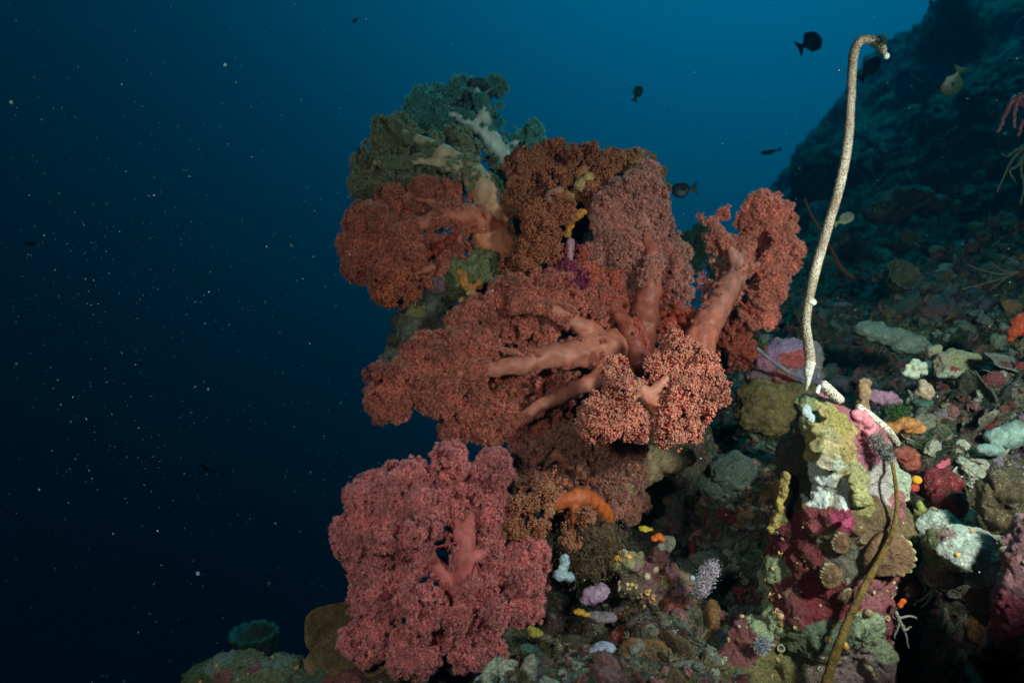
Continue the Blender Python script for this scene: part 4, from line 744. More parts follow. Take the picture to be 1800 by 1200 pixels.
# short polyps bristling all along the upper stem
n = 9000; s = rng.uniform(40, len(q)-8, n); i0 = s.astype(int); f = (s-i0)[:, None]
c = q[i0]*(1-f)+q[i0+1]*f; rr = r[i0]; d = unit(q[i0+1]-q[i0]); a, b = frames(d); th = rng.uniform(0, 6.283, (n, 1))
o = a*np.cos(th)+b*np.sin(th); L = (0.0006+0.0011*np.clip((s-60)/120, 0, 1))*rng.uniform(.6, 1.3, n); w = 0.0004
p = c+o*rr[:, None]*0.97; t = np.cross(o, d)
V = np.stack([p-t*w, p+t*w, p+d*w, p+o*L[:, None]], 1).reshape(-1, 3); k = np.arange(n)[:, None]*4
Fc = np.concatenate([k+np.array([[0, 1, 3]]), k+np.array([[1, 2, 3]]), k+np.array([[2, 0, 3]])])
cc = np.repeat(np.where(rng.random((n, 1)) < 0.55, np.array([[0.20, 0.09, 0.045]]), np.array([[0.62, 0.56, 0.44]])), 4, 0)
mesh_obj('polyps', V, Fc, M_turf, root, cc, smooth=False)
q, r = whip_pts([(1424, 636, .86, 10), (1421, 655, .86, 8), (1421, 666, .86, 5), (1419, 680, .86, 2.2), (1415, 692, .86, 1.6)]); V, Fq, tri = tube(q, r, 12)
mesh_obj('bare_base', V+rng.normal(size=V.shape)*0.0002, [Fq, tri], M_rough, root, np.array((0.50, 0.47, 0.38)))
V, Fc = ICO[3]; mesh_obj('swollen_ring', (V*np.array([8, 8, 7])/F*.86)+P(1427, 531, .857), Fc, M_rough, root, np.array((0.52, 0.48, 0.38)))
mesh_obj('pale_tip', (V*5.5/F*.87)+P(1558, 99, .87), Fc, M_smooth, root, np.array((0.55, 0.55, 0.42)))
def turf(cen, spread, n, L, col, name, mat, up=(0, 0, 1), w=0.0006, curl=0.5):
    cen = np.asarray(cen); p = cen+rng.normal(size=(n, 3))*spread; d = unit(rng.normal(size=(n, 3))*curl+np.array(up)); l = L*rng.uniform(.4, 1.2, (n, 1))
    a, b = frames(d); m = p+d*l*.5+a*rng.normal(size=(n, 1))*L*.12; e = p+d*l+b*rng.normal(size=(n, 1))*L*.3
    V = np.stack([p-a*w, p+a*w, m-b*w*.8, m+b*w*.8, e], 1).reshape(-1, 3); k = np.arange(n)[:, None]*5
    Fc = np.concatenate([k+np.array([[0, 1, 3]]), k+np.array([[0, 3, 2]]), k+np.array([[2, 3, 4]])]); C = np.repeat(np.array(col)*rng.uniform(.5, 1.4, (n, 1)), 5, 0)
    return V, Fc, C
V, Fc, C = turf(P(1546, 74, .868), .0035, 900, .0035, (0.02, 0.06, 0.025), '', None, curl=2)
tag(mesh_obj('algae_tuft', V, Fc, M_turf, None, C), 'dark green algae tuft on the hooked tip of the white whip', 'algae')
def stick(name, label, cat, pts, col, mat=M_rough, group=None, n=14, jit=0.03, k=12):
    q, r = whip_pts(pts, k); r = r*(1+jit*rng.normal(size=len(r))); V, Fq, tri = tube(q, r, n)
    org = q[0].copy(); c = np.array(col)*(1+0.25*fbm(V*150, 5, 2))[:, None]; o = mesh_obj(name, V-org, [Fq, tri], mat, None, c); o.location = org; return tag(o, label, cat, group) if cat else o
stick('whip_fragment', 'thick snapped white stub of whip lying on top of the pinnacle', 'whip coral', [(1446, 672, .84, 6), (1452, 680, .84, 9), (1464, 692, .84, 9), (1478, 704, .845, 8)], (0.72, 0.68, 0.56), M_speck)
stick('whip_fragment', 'pointed white splinter just left of the snapped stub', 'whip coral', [(1436, 690, .84, 4), (1438, 683, .84, 4), (1442, 677, .84, 2)], (0.72, 0.74, 0.68), k=5)
stick('whip_fragment', 'fallen curved white whip branch sliding down right of the pinnacle top', 'whip coral', [(1508, 714, .85, 6), (1530, 731, .85, 7.5), (1550, 748, .86, 7.5), (1565, 762, .87, 7), (1578, 781, .88, 6)], (0.66, 0.62, 0.50), M_speck)
stick('whip_coral', 'thin mustard brown whip draped down the front of the pinnacle', 'whip coral', [(1552, 785, .825, 2.5), (1567, 812, .815, 3), (1574, 850, .808, 3.5), (1577, 890, .805, 4), (1572, 922, .80, 4.5), (1562, 950, .80, 5), (1545, 985, .80, 5.5), (1525, 1020, .80, 6), (1505, 1060, .80, 6.5), (1487, 1100, .80, 7), (1468, 1150, .80, 8), (1452, 1200, .80, 8.5), (1440, 1250, .80, 9)], (0.22, 0.115, 0.022), M_sponge, jit=.06)
stick('whip_coral', 'thin dark red whip curling on the shaded slope right of the leaning soft coral', 'whip coral', [(1415, 350, 2.2, 2), (1425, 375, 2.2, 2), (1440, 400, 2.2, 2.2), (1462, 440, 2.2, 2.5), (1480, 472, 2.2, 3), (1500, 488, 2.2, 3), (1518, 495, 2.2, 3)], (0.24, 0.05, 0.04))
stick('whip_coral', 'mauve turf-covered twig lying across the purple rock', 'whip coral', [(1330, 612, 1.22, 3), (1350, 628, 1.22, 3.5), (1372, 645, 1.22, 4), (1400, 660, 1.22, 4), (1420, 668, 1.22, 3.5)], (0.13, 0.11, 0.13), jit=.15)
stick('whip_coral', 'fine looping brown wire coral near the far silhouette', 'whip coral', [(1596, 90, 5, 1), (1594, 70, 5, 1), (1600, 62, 5, 1), (1615, 60, 5, 1)], (0.10, 0.08, 0.05))
stick('rope_sponge', 'mauve rope-like sponge strand hanging into the black hollow at lower right', 'sponge', [(1790, 960, .76, 5), (1778, 1010, .76, 4), (1765, 1060, .77, 5), (1750, 1090, .77, 7), (1735, 1130, .77, 9), (1722, 1160, .77, 6), (1712, 1200, .77, 5), (1708, 1240, .77, 5)], (0.30, 0.25, 0.26), jit=.08)
# branching corals: stems with side fingers
def bush(name, label, cat, base, tips, col, r=3, mat=M_rough, ctip=None, group=None):
    root_p = P(*base); Vs, n0, Fs = [], 0, []
    for t in tips:
        pts = [base, *t]; pts = [(p[0], p[1], p[2], max(0.8, r*(1-0.6*i/(len(pts)-1)))) for i, p in enumerate(pts)]
        q, rr = whip_pts(pts, 8); q[1:] += rng.normal(size=q[1:].shape)*r/F*.15; V, Fq, tri = tube(q, rr, 8); Vs.append(V); Fs += [Fq+n0, tri+n0]; n0 += len(V)
    V = np.concatenate(Vs); g = np.clip(np.linalg.norm(V-root_p, axis=1)/0.12, 0, 1)[:, None]; c = np.array(col)*(1-g)+np.array(ctip or col)*g
    o = mesh_obj(name, V-root_p, Fs, mat, None, c); o.location = root_p; return tag(o, label, cat, group)
bush('branching_coral', 'out-of-focus dusky pink branching coral hanging at the right edge high up', 'coral', (1830, 230, 1.3),
     [[(1790, 175, 1.25), (1770, 195, 1.25), (1755, 232, 1.25)], [(1800, 170, 1.25), (1785, 190, 1.25), (1783, 225, 1.25)], [(1815, 190, 1.3), (1800, 210, 1.3), (1790, 240, 1.3)]], (0.13, 0.045, 0.055), 7, M_smooth)
bush('branching_coral', 'thin tan hydroid branches hanging in the shade at the right edge', 'hydroid', (1810, 250, 1.6), [[(1780, 280, 1.6), (1765, 310, 1.6), (1752, 338, 1.6)], [(1795, 290, 1.6), (1800, 330, 1.6), (1793, 360, 1.6)], [(1785, 265, 1.6), (1770, 275, 1.6), (1760, 270, 1.6)], [(1790, 290, 1.6), (1775, 300, 1.6), (1785, 320, 1.6)]], (0.12, 0.11, 0.07), 3)
bush('branching_coral', 'fine brown twiggy hydroid fan on the dark bank at the far right', 'hydroid', (1790, 478, 1.5), [[(1760, 482, 1.5), (1730, 476, 1.5), (1700, 465, 1.5)], [(1765, 476, 1.5), (1740, 460, 1.5)], [(1760, 490, 1.5), (1730, 498, 1.5), (1690, 508, 1.5)], [(1770, 488, 1.5), (1740, 510, 1.5)]], (0.10, 0.08, 0.05), 2)
bush('branching_coral', 'curled pale twig against the dark far slope above the green fish', 'hydroid', (1600, 130, 3.6), [[(1610, 138, 3.6), (1618, 144, 3.6), (1628, 143, 3.6)], [(1606, 150, 3.6), (1603, 165, 3.6)]], (0.35, 0.4, 0.32), 2)
bush('branching_coral', 'white crusted twig dangling from the pinnacle over the black hollow', 'hydroid', (1575, 1075, .82), [[(1585, 1100, .82), (1592, 1115, .82), (1597, 1138, .82)], [(1580, 1095, .82), (1572, 1120, .82)], [(1590, 1105, .82), (1602, 1100, .82)], [(1580, 1085, .82), (1600, 1082, .82), (1612, 1086, .82)]], (0.26, 0.23, 0.19), 3)
bush('branching_coral', 'small white knobbed twig inside the black hollow', 'hydroid', (1640, 1040, .86), [[(1632, 1055, .86), (1618, 1068, .86)], [(1625, 1050, .86), (1612, 1058, .86)], [(1650, 1050, .86), (1650, 1065, .86)]], (0.30, 0.28, 0.22), 3)
# tufts
def tuft(name, label, cat, specs, col, L, n, up=(0, -.3, 1), curl=.7, w=.0007):
    ps = [turf(P(*s[:3]), s[3]/F*s[2], n, L, col, '', None, up, w, curl) for s in specs]; V, Fc, C = merge(ps); org = P(*specs[0][:3])
    o = mesh_obj(name, V-org, Fc, M_turf, None, C); o.location = org; return tag(o, label, cat)
tuft('pink_tuft_sponge', 'fluffy pinkish white tuft sponge leaning in the dark gap, lower middle', 'sponge', [(1250, 1000, .95, 6), (1243, 1012, .95, 6), (1237, 1025, .95, 6), (1232, 1036, .95, 5)], (0.62, 0.48, 0.54), .004, 900, curl=2)
tuft('algae_tuft', 'wispy brown algae beard below the orange soft coral', 'algae', [(1040, 945, 1.03, 22), (1020, 970, 1.04, 22), (1060, 965, 1.04, 18)], (0.19, 0.11, 0.06), .016, 900, up=(0, -.6, -.4), curl=1)
tuft('algae_tuft', 'grey feathery tuft at the upper end of the mustard whip', 'algae', [(1540, 775, .82, 7), (1552, 790, .81, 6), (1560, 805, .80, 4)], (0.20, 0.19, 0.17), .0055, 300, curl=1.2)
tuft('algae_tuft', 'pale grey fuzzy ball by the bottom left of the pinnacle', 'algae', [(1338, 1137, .84, 5), (1342, 1130, .84, 5)], (0.42, 0.41, 0.45), .003, 700, curl=2)
tuft('feather_bush', 'hazy feathery bush standing out on top of the far slope silhouette', 'bush coral', [(1680, 55, 4.6, 13), (1672, 35, 4.6, 10), (1660, 70, 4.6, 12), (1700, 80, 4.6, 14), (1668, 15, 4.6, 6), (1640, 85, 4.6, 9)], (0.10, 0.16, 0.09), .10, 900, curl=1.0, w=.005)
tuft('algae_tuft', 'green algae tuft beside the round tan coral on the right slope', 'algae', [(1580, 722, 1.05, 8), (1572, 730, 1.05, 6)], (0.06, 0.11, 0.035), .007, 400)
# tan plates and barrel
def plate(name, label, cat, c, ax, az, tilt, yaw, col, cup=0.25, th=5, wav=0.06, seed=0, roll=0):
    s = c[2]/F; nr, na = 22, 96; T, A = np.meshgrid(np.linspace(0, 1, nr+1), np.arange(na)*2*math.pi/na, indexing='ij'); T = T.ravel(); A = A.ravel()
    rim = 1+wav*np.sin(A*3+seed)*T+wav*.6*np.sin(A*5+seed*2)*T
    def side(off):
        return np.stack([np.cos(A)*ax*T*rim, np.sin(A)*az*T*rim, cup*ax*T**2+off*(1-0.4*T**4)+2.0*np.sin(A*4+seed)*T**3], -1)
    V = np.concatenate([side(th/2), side(-th/2)]); n = (nr+1)*na
    r = np.arange(nr)[:, None]*na; j = np.arange(na)[None]; k = (j+1) % na
    f = np.stack([r+j, r+na+j, r+na+k, r+k], -1).reshape(-1, 4); g = f[:, ::-1]+n
    e = nr*na; j = np.arange(na); k = (j+1) % na; rimf = np.stack([e+j, n+e+j, n+e+k, e+k], -1)
    from mathutils import Euler
    R = np.array(Euler((math.radians(tilt), math.radians(roll), math.radians(yaw))).to_matrix()); V = (V*s)@R.T
    C = np.array(col)*(1+0.15*fbm(V*60, seed, 3))[:, None]*(1+0.25*np.concatenate([T, T])[:, None]**12)
    V = V+fbm(V*90, seed, 4)[:, None]*0.0012*np.array([1, 1, 1.])
    o = mesh_obj(name, V, [f, g, rimf], M_sponge, None, C); o.location = P(*c); return tag(o, label, cat)
plate('plate_sponge', 'upper tan leaf-like plate tucked behind the foot of the pink soft coral', 'coral', (595, 1105, 1.04), 62, 46, 75, 20, (0.16, 0.09, 0.036), .10, 5, .05, 1)
plate('plate_sponge', 'lower tan leaf-like plate with a white worn lip at the bottom left', 'coral', (610, 1160, 1.0), 72, 44, 48, 8, (0.17, 0.095, 0.04), .14, 5, .05, 2)
def barrel(name, label, cat, c, r, h, tilt, yaw, col, wall=.2, depth=.8, seed=0, mat=None, flare=.1):
    mat = mat or M_sponge
    s = c[2]/F; na = 72; prof = [(0.55, 0), (0.8, .12), (0.95, .4), (1.0, .75), (1+flare, .97), (1+flare-.05, 1.02), (1+flare-wall, .99), (1-wall*1.3, .8), (.65-wall, .4), (.35, 1-depth), (0.01, 1-depth)]
    A = np.arange(na)*2*math.pi/na; V = np.array([[math.cos(a)*p[0]*r*(1+.06*math.sin(3*a+seed)), math.sin(a)*p[0]*r, p[1]*h] for p in prof for a in A])
    V[:, :2] *= (1+0.05*np.sin(np.tile(A, len(prof))*14+seed))[:, None]; V += np.stack([fbm(V*.12+7*k_, seed+k_, 3) for k_ in range(3)], -1)*r*.10
    j = np.arange(na)[None]; k = (j+1) % na; rr = np.arange(len(prof)-1)[:, None]*na; f = np.stack([rr+j, rr+k, rr+na+k, rr+na+j], -1).reshape(-1, 4)
    from mathutils import Euler
    R = np.array(Euler((math.radians(tilt), 0, math.radians(yaw))).to_matrix()); V = (V*s)@R.T
    o = mesh_obj(name, V, f, mat or M_rough, None, np.array(col)*(1+.3*fbm(V*50, seed, 3))[:, None]); o.location = P(*c); return tag(o, label, cat)
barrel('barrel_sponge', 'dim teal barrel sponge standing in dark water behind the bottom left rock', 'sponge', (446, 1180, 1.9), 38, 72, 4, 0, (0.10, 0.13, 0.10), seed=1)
barrel('vase_sponge', 'dark open-mouthed vase sponge on the shaded slope right of the white whip', 'sponge', (1570, 500, 1.9), 26, 34, 62, 8, (0.09, 0.08, 0.05), .12, .95, 2, flare=.2)
barrel('vase_sponge', 'black-throated vase sponge just above the other, on the shaded slope', 'sponge', (1592, 432, 2.3), 15, 24, 55, -10, (0.06, 0.06, 0.045), .12, .95, 3)

# ------------------------------------------------------------------ fish
def fish(label, c, length, h, ang, yaw, col, belly=None, tail=0.22, thick=0.16, fork=0.10, group='dark reef fish out in the water', deep=0.9, bend=0, fin=None):
    """one continuous skin: stations along the body, each a closed ring that thins into the fins"""
    ns, nr = 46, 24; V = []; C = []; s = length*c[2]/F; H = h
    col = np.array(col); belly = np.array(belly if belly is not None else col); fin = np.array(fin if fin is not None else col)
    for i in range(ns):
        u = i/(ns-1); ut = 1-tail
        if u < ut:
            t = u/ut; body = H*(math.sin(math.pi*min(1, t**0.72))**0.75*(1-0.12*t)+0.0); body = max(body*0.5, 0.012+0.035*H*(t > .6)*3)
            dor = body*(0.34*math.exp(-((t-0.68)/0.22)**2)); ana = body*(0.40*math.exp(-((t-0.76)/0.16)**2)); w = thick*(math.sin(math.pi*min(1, t**.62)))**.8*.5+0.006
        else:
            t = (u-ut)/tail; body = 0.035*H*3*(1-t)+.02; dor = ana = H*0.06+H*0.38*t**0.8; body = .0; w = 0.012*(1-t)+.004
        for k in range(nr):
            a = 2*math.pi*k/nr; ca, sa = math.cos(a), math.sin(a)
            z = (body+(dor if ca > 0 else ana)*abs(ca)**3)*ca; bw = body if body > 0 else 1e-9
            y = w*sa*(1 if body > 0 else 1); x = 0.5-u
            if u >= ut: x += -0.0+fork*((u-ut)/tail)*(1-abs(ca)**1.0)
            y += bend*(x-0.1)**2*(-1 if x < .1 else 0)
            V.append((x, y, z)); m = max(0, -ca); e = 1 if (abs(z) > body*0.98 and body > 0) or body == 0 else 0
            C.append((col*(1-m)+belly*m)*(1-e)+fin*e)
    V = np.array(V)*s; C = np.array(C); j = np.arange(nr)[None]; k = (j+1) % nr; r = np.arange(ns-1)[:, None]*nr; f = np.stack([r+j, r+k, r+nr+k, r+nr+j], -1).reshape(-1, 4)
    n = len(V); V = np.concatenate([V, V[:nr].mean(0)[None], V[-nr:].mean(0)[None]]); C = np.concatenate([C, C[:1], C[-1:]]); j = np.arange(nr); k = (j+1) % nr
    cap = np.concatenate([np.stack([k, j, j*0+n], -1), np.stack([(ns-1)*nr+j, (ns-1)*nr+k, j*0+n+1], -1)])
    o = mesh_obj('reef_fish', V, [f, cap], M_fish, None, C*(1+.15*fbm(V*90, 3, 2))[:, None])
    iv, fc = ICO[2]
    for sd in (-1, 1):
        e = mesh_obj('eye', iv*np.array([.032, .014, .032])*s*(H/.5)**.5+np.array([.38, sd*thick*.36, H*.10])*s, fc, M_smooth, o, np.array((.02, .02, .02)))
        a = np.array([[.16, sd*thick*.48, -.02], [.02, sd*(thick*.48+.05), .07], [-.03, sd*(thick*.48+.07), -.02], [.03, sd*(thick*.48+.05), -.10]])*s
        a = np.concatenate([a, a+np.array([0, .006*s, 0])]); mesh_obj('pectoral_fin', a, np.array([(0, 1, 2, 3), (7, 6, 5, 4), (0, 4, 5, 1), (1, 5, 6, 2), (2, 6, 7, 3), (3, 7, 4, 0)]), M_fish, o, fin)
    # local +X is the head; ang = picture angle of the head, yaw swings the head away from the viewer
    from mathutils import Euler, Matrix
    R = Matrix.Rotation(-math.radians(ang), 4, 'Y') @ Matrix.Rotation(math.radians(yaw), 4, 'Z')
    o.matrix_world = Matrix.Translation(P(*c)) @ R
    return tag(o, label, 'fish', group)
BK = (0.012, 0.012, 0.016)
fish('round black fish swimming right in open water left of the whip tip', (1422, 76, 2.4), 52, .72, 28, 10, BK, tail=.24)
fish('long black fish nosing up under the hooked tip of the white whip', (1528, 121, 2.0), 62, .42, 48, 10, BK, tail=.22)
fish('slim dark olive fish rising above the coral cluster in open water', (1120, 165, 2.6), 36, .46, 68, 15, (0.035, .05, .04), fin=(.05, .07, .03))
fish('small slender dark fish with an arched back between the cluster and far slope', (1355, 267, 3.0), 34, .26, 182, 20, BK, bend=1.2)
fish('black fish half hidden behind the right shoulder of the cluster', (1203, 333, 1.9), 44, .62, 184, 10, BK, tail=.24)
fish('pale cream fish peeking out from behind the white whip', (1483, 386, 1.7), 46, .42, 25, 12, (0.22, .17, .13), (.38, .36, .26), fin=(.22, .26, .08), group='pale lit fish')
fish('blurred green and pinkish deep-bodied fish in front of the dark upper slope', (1677, 143, 1.15), 52, .72, 256, 35, (.012, .035, .02), (.04, .032, .025), fin=(.006, .035, .018), group='pale lit fish')
fish('small hazy fish beside the feathery bush at the top', (1634, 34, 4.2), 16, .5, 70, 20, (.02, .03, .03), group='small distant fish')
fish('small hazy fish cut by the top edge above the feathery bush', (1636, 6, 4.2), 15, .5, 75, 20, (.02, .03, .03), group='small distant fish')
fish('tiny hazy fish just above the far coral head', (1431, 242, 5.0), 15, .5, 40, 20, (.02, .03, .03), group='small distant fish')
fish('tiny hazy fish near the far slope left of the whip', (1461, 212, 5.5), 12, .5, 50, 20, (.02, .03, .03), group='small distant fish')
fish('faint slender fish almost lost in the dark water at lower left', (366, 823, 3.5), 34, .3, 156, 15, (.004, .006, .01), group='small distant fish')
fish('faint dark fish alone at the far left edge', (52, 427, 2.6), 20, .55, 5, 60, (.004, .004, .006), group='small distant fish')
fish('faint small fish near the top left of centre', (625, 36, 5), 14, .5, 190, 30, (.01, .02, .03), group='small distant fish')

# ------------------------------------------------------------------ living cover of the reef
vis = (GV[:, 1] > 0.5) & (GV[:, 1] < 5)
px = GV[:, 0]/GV[:, 1]*F+900; py = 600-GV[:, 2]/GV[:, 1]*F
vis &= (px > 250) & (px < 1950) & (py > -50) & (py < 1330)

area_w = (1/np.maximum(GV[:, 1], .6))**1.3
ci = np.where(vis)[0]; pw = area_w[ci]; 
# weight by spacing of the grid so that cover is even on the picture
G3 = GV.reshape(nv, nu, 3); du = np.linalg.norm(np.gradient(G3, axis=1), axis=2); dv_ = np.linalg.norm(np.gradient(G3, axis=0), axis=2)
pw = (du*dv_).ravel()[ci]/GV[ci, 1]**1.7; pw /= pw.sum()
PALC = 1.1*np.array([(.45, .08, .10), (.62, .56, .42), (.30, .02, .03), (.56, .20, .20), (.10, .22, .16), (.42, .20, .08), (.30, .27, .20), (.20, .03, .03), (.34, .12, .14), (.40, .38, .30), (.24, .22, .08), (.28, .16, .08), (.13, .16, .08), (.30, .22, .28), (.10, .07, .04), (.50, .20, .06), (.22, .12, .12), (.16, .18, .14), (.46, .44, .36), (.35, .25, .14)])
def scatter(n, proto, size, squash=(1, 1, .7), sink=.2, jitter=.25, cols=PALC, seed=0, mind=0, maxd=9, keep=None, surf=None, low=0):
    S, SN, w = surf if surf else (GV[ci], GN[ci], pw)
    w = w*((S[:, 1] > mind) & (S[:, 1] < maxd)); w = w/w.sum()
    k = rng.choice(len(S), n, p=w); p = S[k]; nn = unit(SN[k]+rng.normal(size=(n, 3))*jitter); a, b = frames(nn); th = rng.uniform(0, 6.283, (n, 1))
    a, b = a*np.cos(th)+b*np.sin(th), -a*np.sin(th)+b*np.cos(th)
    s = rng.lognormal(math.log(size), .38, (n, 1))*np.clip(p[:, 1:2], .7, 3)**.8
    q = rng.uniform(.7, 1.3, (n, 3))*np.array(squash)
    V0, F0, C0 = proto
    W = V0[None]*q[:, None]*s[:, None]
    X = p[:, None]+W[..., :1]*a[:, None]+W[..., 1:2]*b[:, None]+(W[..., 2:3]-low*s[:, None])*nn[:, None]
    m = len(V0); Fc = (F0[None]+np.arange(n)[:, None, None]*m).reshape(-1, F0.shape[1])
    _, _, z1 = worley(p*9+fbm(p*12, 61, 2)[:, None]*.5, 62); zi = (z1*len(cols)).astype(int) % len(cols)
    zi = np.where(rng.random(n) < .74, zi, rng.integers(0, len(cols), n))
    C = cols[zi][:, None]*C0[None]*rng.uniform(.6, 1.3, (n, 1, 1))
    return X.reshape(-1, 3), Fc, np.clip(C.reshape(-1, 3), 0, 1)
def proto_lump(seed, sub=3, amp=.35, fr=1.6):
    V, Fc = ICO[sub]; w, _, _ = worley(V*fr+seed*5, seed); V = V*(1+amp*1.5*fbm(V*1.2+seed, seed, 5, .65)+amp*(.5-w))[:, None]
    t = np.clip(V[:, 2:3]*.5+.5, 0, 1); return V, Fc, .55+.6*np.repeat(np.clip(1-w*1.1, 0, 1)[:, None], 3, 1)
def proto_fingers(seed, m=6):
    r = np.random.default_rng(seed); ps = []
    for i in range(m):
        d = unit(np.array([r.normal()*.6, r.normal()*.6, 1.0])); l = r.uniform(.7, 1.5); o = np.array([r.normal()*.25, r.normal()*.25, -.2])
        q = np.array([o, o+d*l*.5+r.normal(size=3)*.08, o+d*l+r.normal(size=3)*.12]); V, Fq, tri = tube(smooth_path(q, 2), np.linspace(.2, .15, 5), 7); F3 = np.concatenate([Fq[:, :3], Fq[:, [0, 2, 3]], tri])
        g = np.clip((V[:, 2:3]+.2)/1.6, 0, 1); ps.append((V, F3, np.repeat(.55+.8*g**2, 3, 1)))
    V, Fc, C = merge(ps); return V, Fc, C
def proto_cup(seed):
    prof = [(.25, -.3), (.45, .2), (.62, .6), (.66, .72), (.5, .70), (.34, .45), (.1, .3)]; na = 12; A = np.arange(na)*2*math.pi/na
    V = np.array([[math.cos(a)*p[0]*(1+.1*math.sin(3*a+seed)), math.sin(a)*p[0], p[1]] for p in prof for a in A]); j = np.arange(na)[None]; k = (j+1) % na; r = np.arange(len(prof)-1)[:, None]*na
    F4 = np.stack([r+j, r+k, r+na+k, r+na+j], -1).reshape(-1, 4); F3 = np.concatenate([F4[:, :3], F4[:, [0, 2, 3]]]); C = np.repeat(np.array([.8, .9, 1.1, 1.3, .9, .4, .25]), na)[:, None]*np.ones((1, 3)); return V, F3, C
def proto_plate(seed):
    na, nr = 18, 5; V = []; 
    for sgn in (1, -1):
        for r in range(nr+1):
            for a in range(na):
                t = r/nr; th = 2*math.pi*a/na; R = t*(1+.2*math.sin(2*th+seed)+.1*math.sin(5*th)); V.append((R*math.cos(th), R*math.sin(th), .25*t*t+.1*math.sin(3*th+seed)*t+sgn*.06*(1-.5*t)))
    n = (nr+1)*na; j = np.arange(na)[None]; k = (j+1) % na; r = np.arange(nr)[:, None]*na; f = np.stack([r+j, r+na+j, r+na+k, r+k], -1).reshape(-1, 4); j = j[0]; k = k[0]; e = nr*na
    F4 = np.concatenate([f, f[:, ::-1]+n, np.stack([e+j, n+e+j, n+e+k, e+k], -1)]); V = np.array(V); R = np.linalg.norm(V[:, :2], axis=1)[:, None]; return V, np.concatenate([F4[:, :3], F4[:, [0, 2, 3]]]), .7+.6*np.repeat(R, 3, 1)**3
def proto_turf(seed, n=26, wid=.05):
    r = np.random.default_rng(seed); p = np.concatenate([r.normal(size=(n, 2))*.35, np.full((n, 1), -.1)], 1); d = unit(np.concatenate([r.normal(size=(n, 2))*.5, np.ones((n, 1))], 1)); l = r.uniform(.5, 1.2, (n, 1)); a, b = frames(d)
    e = p+d*l+r.normal(size=(n, 3))*.1; V = np.stack([p-a*wid, p+a*wid, e], 1).reshape(-1, 3); return V, np.arange(3*n).reshape(-1, 3), np.tile(np.array([[.4]*3, [.4]*3, [1.3]*3]), (n, 1))
parts = []
for sd in range(8): parts.append(scatter(430, proto_lump(sd, 3, .42, 2.6), .0085, low=.25, squash=(1.35, 1.2, .55), jitter=.6))
for sd in range(4): parts.append(scatter(1500, proto_lump(10+sd, 2, .5, 2.2), .0042, low=.12, squash=(1.4, 1.2, .5), jitter=.5))
for sd in range(4): parts.append(scatter(520, proto_fingers(sd, 7), .0075))
for sd in range(2): parts.append(scatter(140, proto_cup(sd), .011))
for sd in range(3): parts.append(scatter(150, proto_plate(sd), .014, jitter=.6, cols=np.array([(.22, .13, .06), (.16, .15, .09), (.28, .24, .18), (.2, .08, .07)])))
V, Fc, C = merge(parts)
mesh_obj('encrusting_growth', V, Fc, M_rock, None, C, kind='stuff')
parts = []
TC = np.array([(.10, .12, .03), (.22, .14, .05), (.30, .27, .16), (.03, .10, .05), (.30, .04, .05), (.12, .03, .02), (.46, .40, .28), (.36, .12, .10), (.34, .20, .07)])
for sd in range(4): parts.append(scatter(11000, proto_turf(sd, 22), .0065, jitter=.6, cols=TC))
for nm, n in (('rock_pinnacle', 900), ('bommie_rock', 1500), ('bottom_rock', 500), ('rock_flap', 250), ('pale_rock', 400), ('pink_rock', 200), ('shade_dark_bank', 200), ('purple_rock', 150)):
    o = bpy.data.objects[nm]; me = o.data; S = np.zeros(len(me.vertices)*3, np.float32); me.vertices.foreach_get('co', S); S = S.reshape(-1, 3)+np.array(o.location)
    Nn = np.zeros(len(me.vertices)*3, np.float32); me.vertices.foreach_get('normal', Nn); Nn = Nn.reshape(-1, 3)
    parts.append(scatter(n, proto_turf(30+n), .0042, jitter=.6, cols=TC*1.3, surf=(S, Nn, np.ones(len(S)))))
V, Fc, C = merge(parts)
mesh_obj('turf_algae', V, Fc, M_turf, None, C, smooth=False, kind='stuff')
# tiny cup corals dotted on the lit rocks
parts = []
CC = np.array([(.75, .34, .08), (.55, .38, .22), (.62, .50, .36), (.70, .42, .20), (.40, .34, .22)])
for nm, n in (('rock_pinnacle', 110), ('pale_rock', 30), ('bottom_rock', 30), ('pink_rock', 12), ('knobby_rock', 30), ('white_rock', 14)):
    o = bpy.data.objects[nm]; me = o.data; S = np.zeros(len(me.vertices)*3, np.float32); me.vertices.foreach_get('co', S); S = S.reshape(-1, 3)+np.array(o.location)
    Nn = np.zeros(len(me.vertices)*3, np.float32); me.vertices.foreach_get('normal', Nn); Nn = Nn.reshape(-1, 3)
    ww = (np.abs(fbm(S*18, 77, 2)) > .18)*(Nn[:, 1] < 0)*((S[:, 2] < P(0, 900, S[:, 1])[2].mean()) if nm == 'rock_pinnacle' else 1.0)+1e-9
    parts.append(scatter(n, proto_cup(2), .0030, jitter=.3, cols=CC, surf=(S, Nn, ww)))
    parts.append(scatter(n, proto_lump(40, 2, .15), .0028, jitter=.3, cols=CC, surf=(S, Nn, ww)))
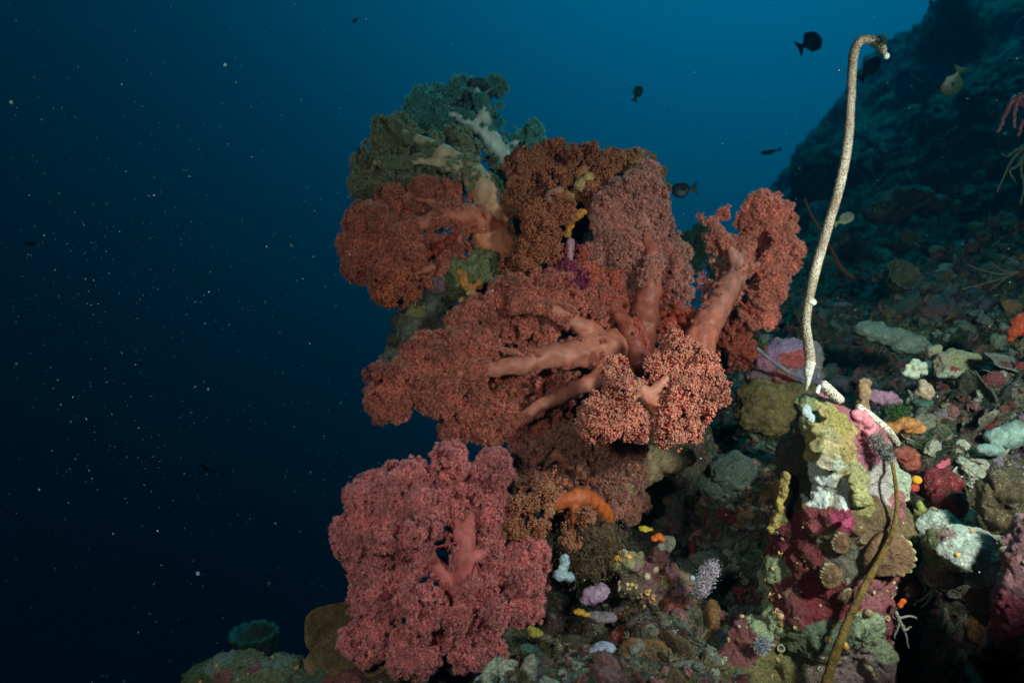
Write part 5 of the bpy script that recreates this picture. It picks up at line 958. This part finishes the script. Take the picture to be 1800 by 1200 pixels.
V, Fc, C = merge(parts); mesh_obj('cup_corals', V, Fc, M_smooth, None, C, kind='stuff')

# ------------------------------------------------------------------ suspended particles
n = 3800
x = np.concatenate([rng.uniform(-100, 1800, 1500), rng.normal(190, 240, n-1500)]); y = np.concatenate([rng.uniform(-50, 1250, 1500), rng.normal(520, 300, n-1500)])
d = np.exp(rng.uniform(math.log(.55), math.log(2.6), n)); d[:40] = rng.uniform(.4, .6, 40); p = PA(np.stack([x, y, d], -1))
r = rng.lognormal(math.log(.00023), .45, n)*np.clip(d, .6, 2)**.7
iv, fc = ICO[1]; V = (p[:, None]+(iv[None]*rng.uniform(.6, 1.4, (n, 1, 3)))*r[:, None, None]).reshape(-1, 3); Fc = (fc[None]+np.arange(n)[:, None, None]*len(iv)).reshape(-1, 3)
m, nt, b = new_mat('suspended_particles'); b.inputs['Base Color'].default_value = (.62, .85, .95, 1); b.inputs['Roughness'].default_value = .6  # cyan cast of light filtered by the water, put into the base colour
mesh_obj('marine_snow', V, Fc, m, None, kind='stuff')

# ------------------------------------------------------------------ water volume
def box(name, lo, hi):
    x0, y0, z0 = lo; x1, y1, z1 = hi
    V = np.array([(x, y, z) for x in (x0, x1) for y in (y0, y1) for z in (z0, z1)])
    Fq = np.array([(0, 1, 3, 2), (4, 6, 7, 5), (0, 4, 5, 1), (2, 3, 7, 6), (0, 2, 6, 4), (1, 5, 7, 3)])
    return V, Fq
V, Fq = box('haze', (-11, -1.2, -6.5), (11, 12.5, 8.0))
hm = bpy.data.materials.new('water_haze'); hm.use_nodes = True; hn = hm.node_tree; hn.nodes.clear()
pv = hn.nodes.new('ShaderNodeVolumePrincipled'); pv.inputs['Density'].default_value = 0.17; pv.inputs['Color'].default_value = (0.0, 0.07, 0.115, 1)
pv.inputs['Absorption Color'].default_value = (0.0, 0.75, 0.9, 1); pv.inputs['Anisotropy'].default_value = 0.75
ho = hn.nodes.new('ShaderNodeOutputMaterial'); hn.links.new(pv.outputs[0], ho.inputs['Volume'])
mesh_obj('haze', V, Fq, hm, smooth=False, kind='stuff')
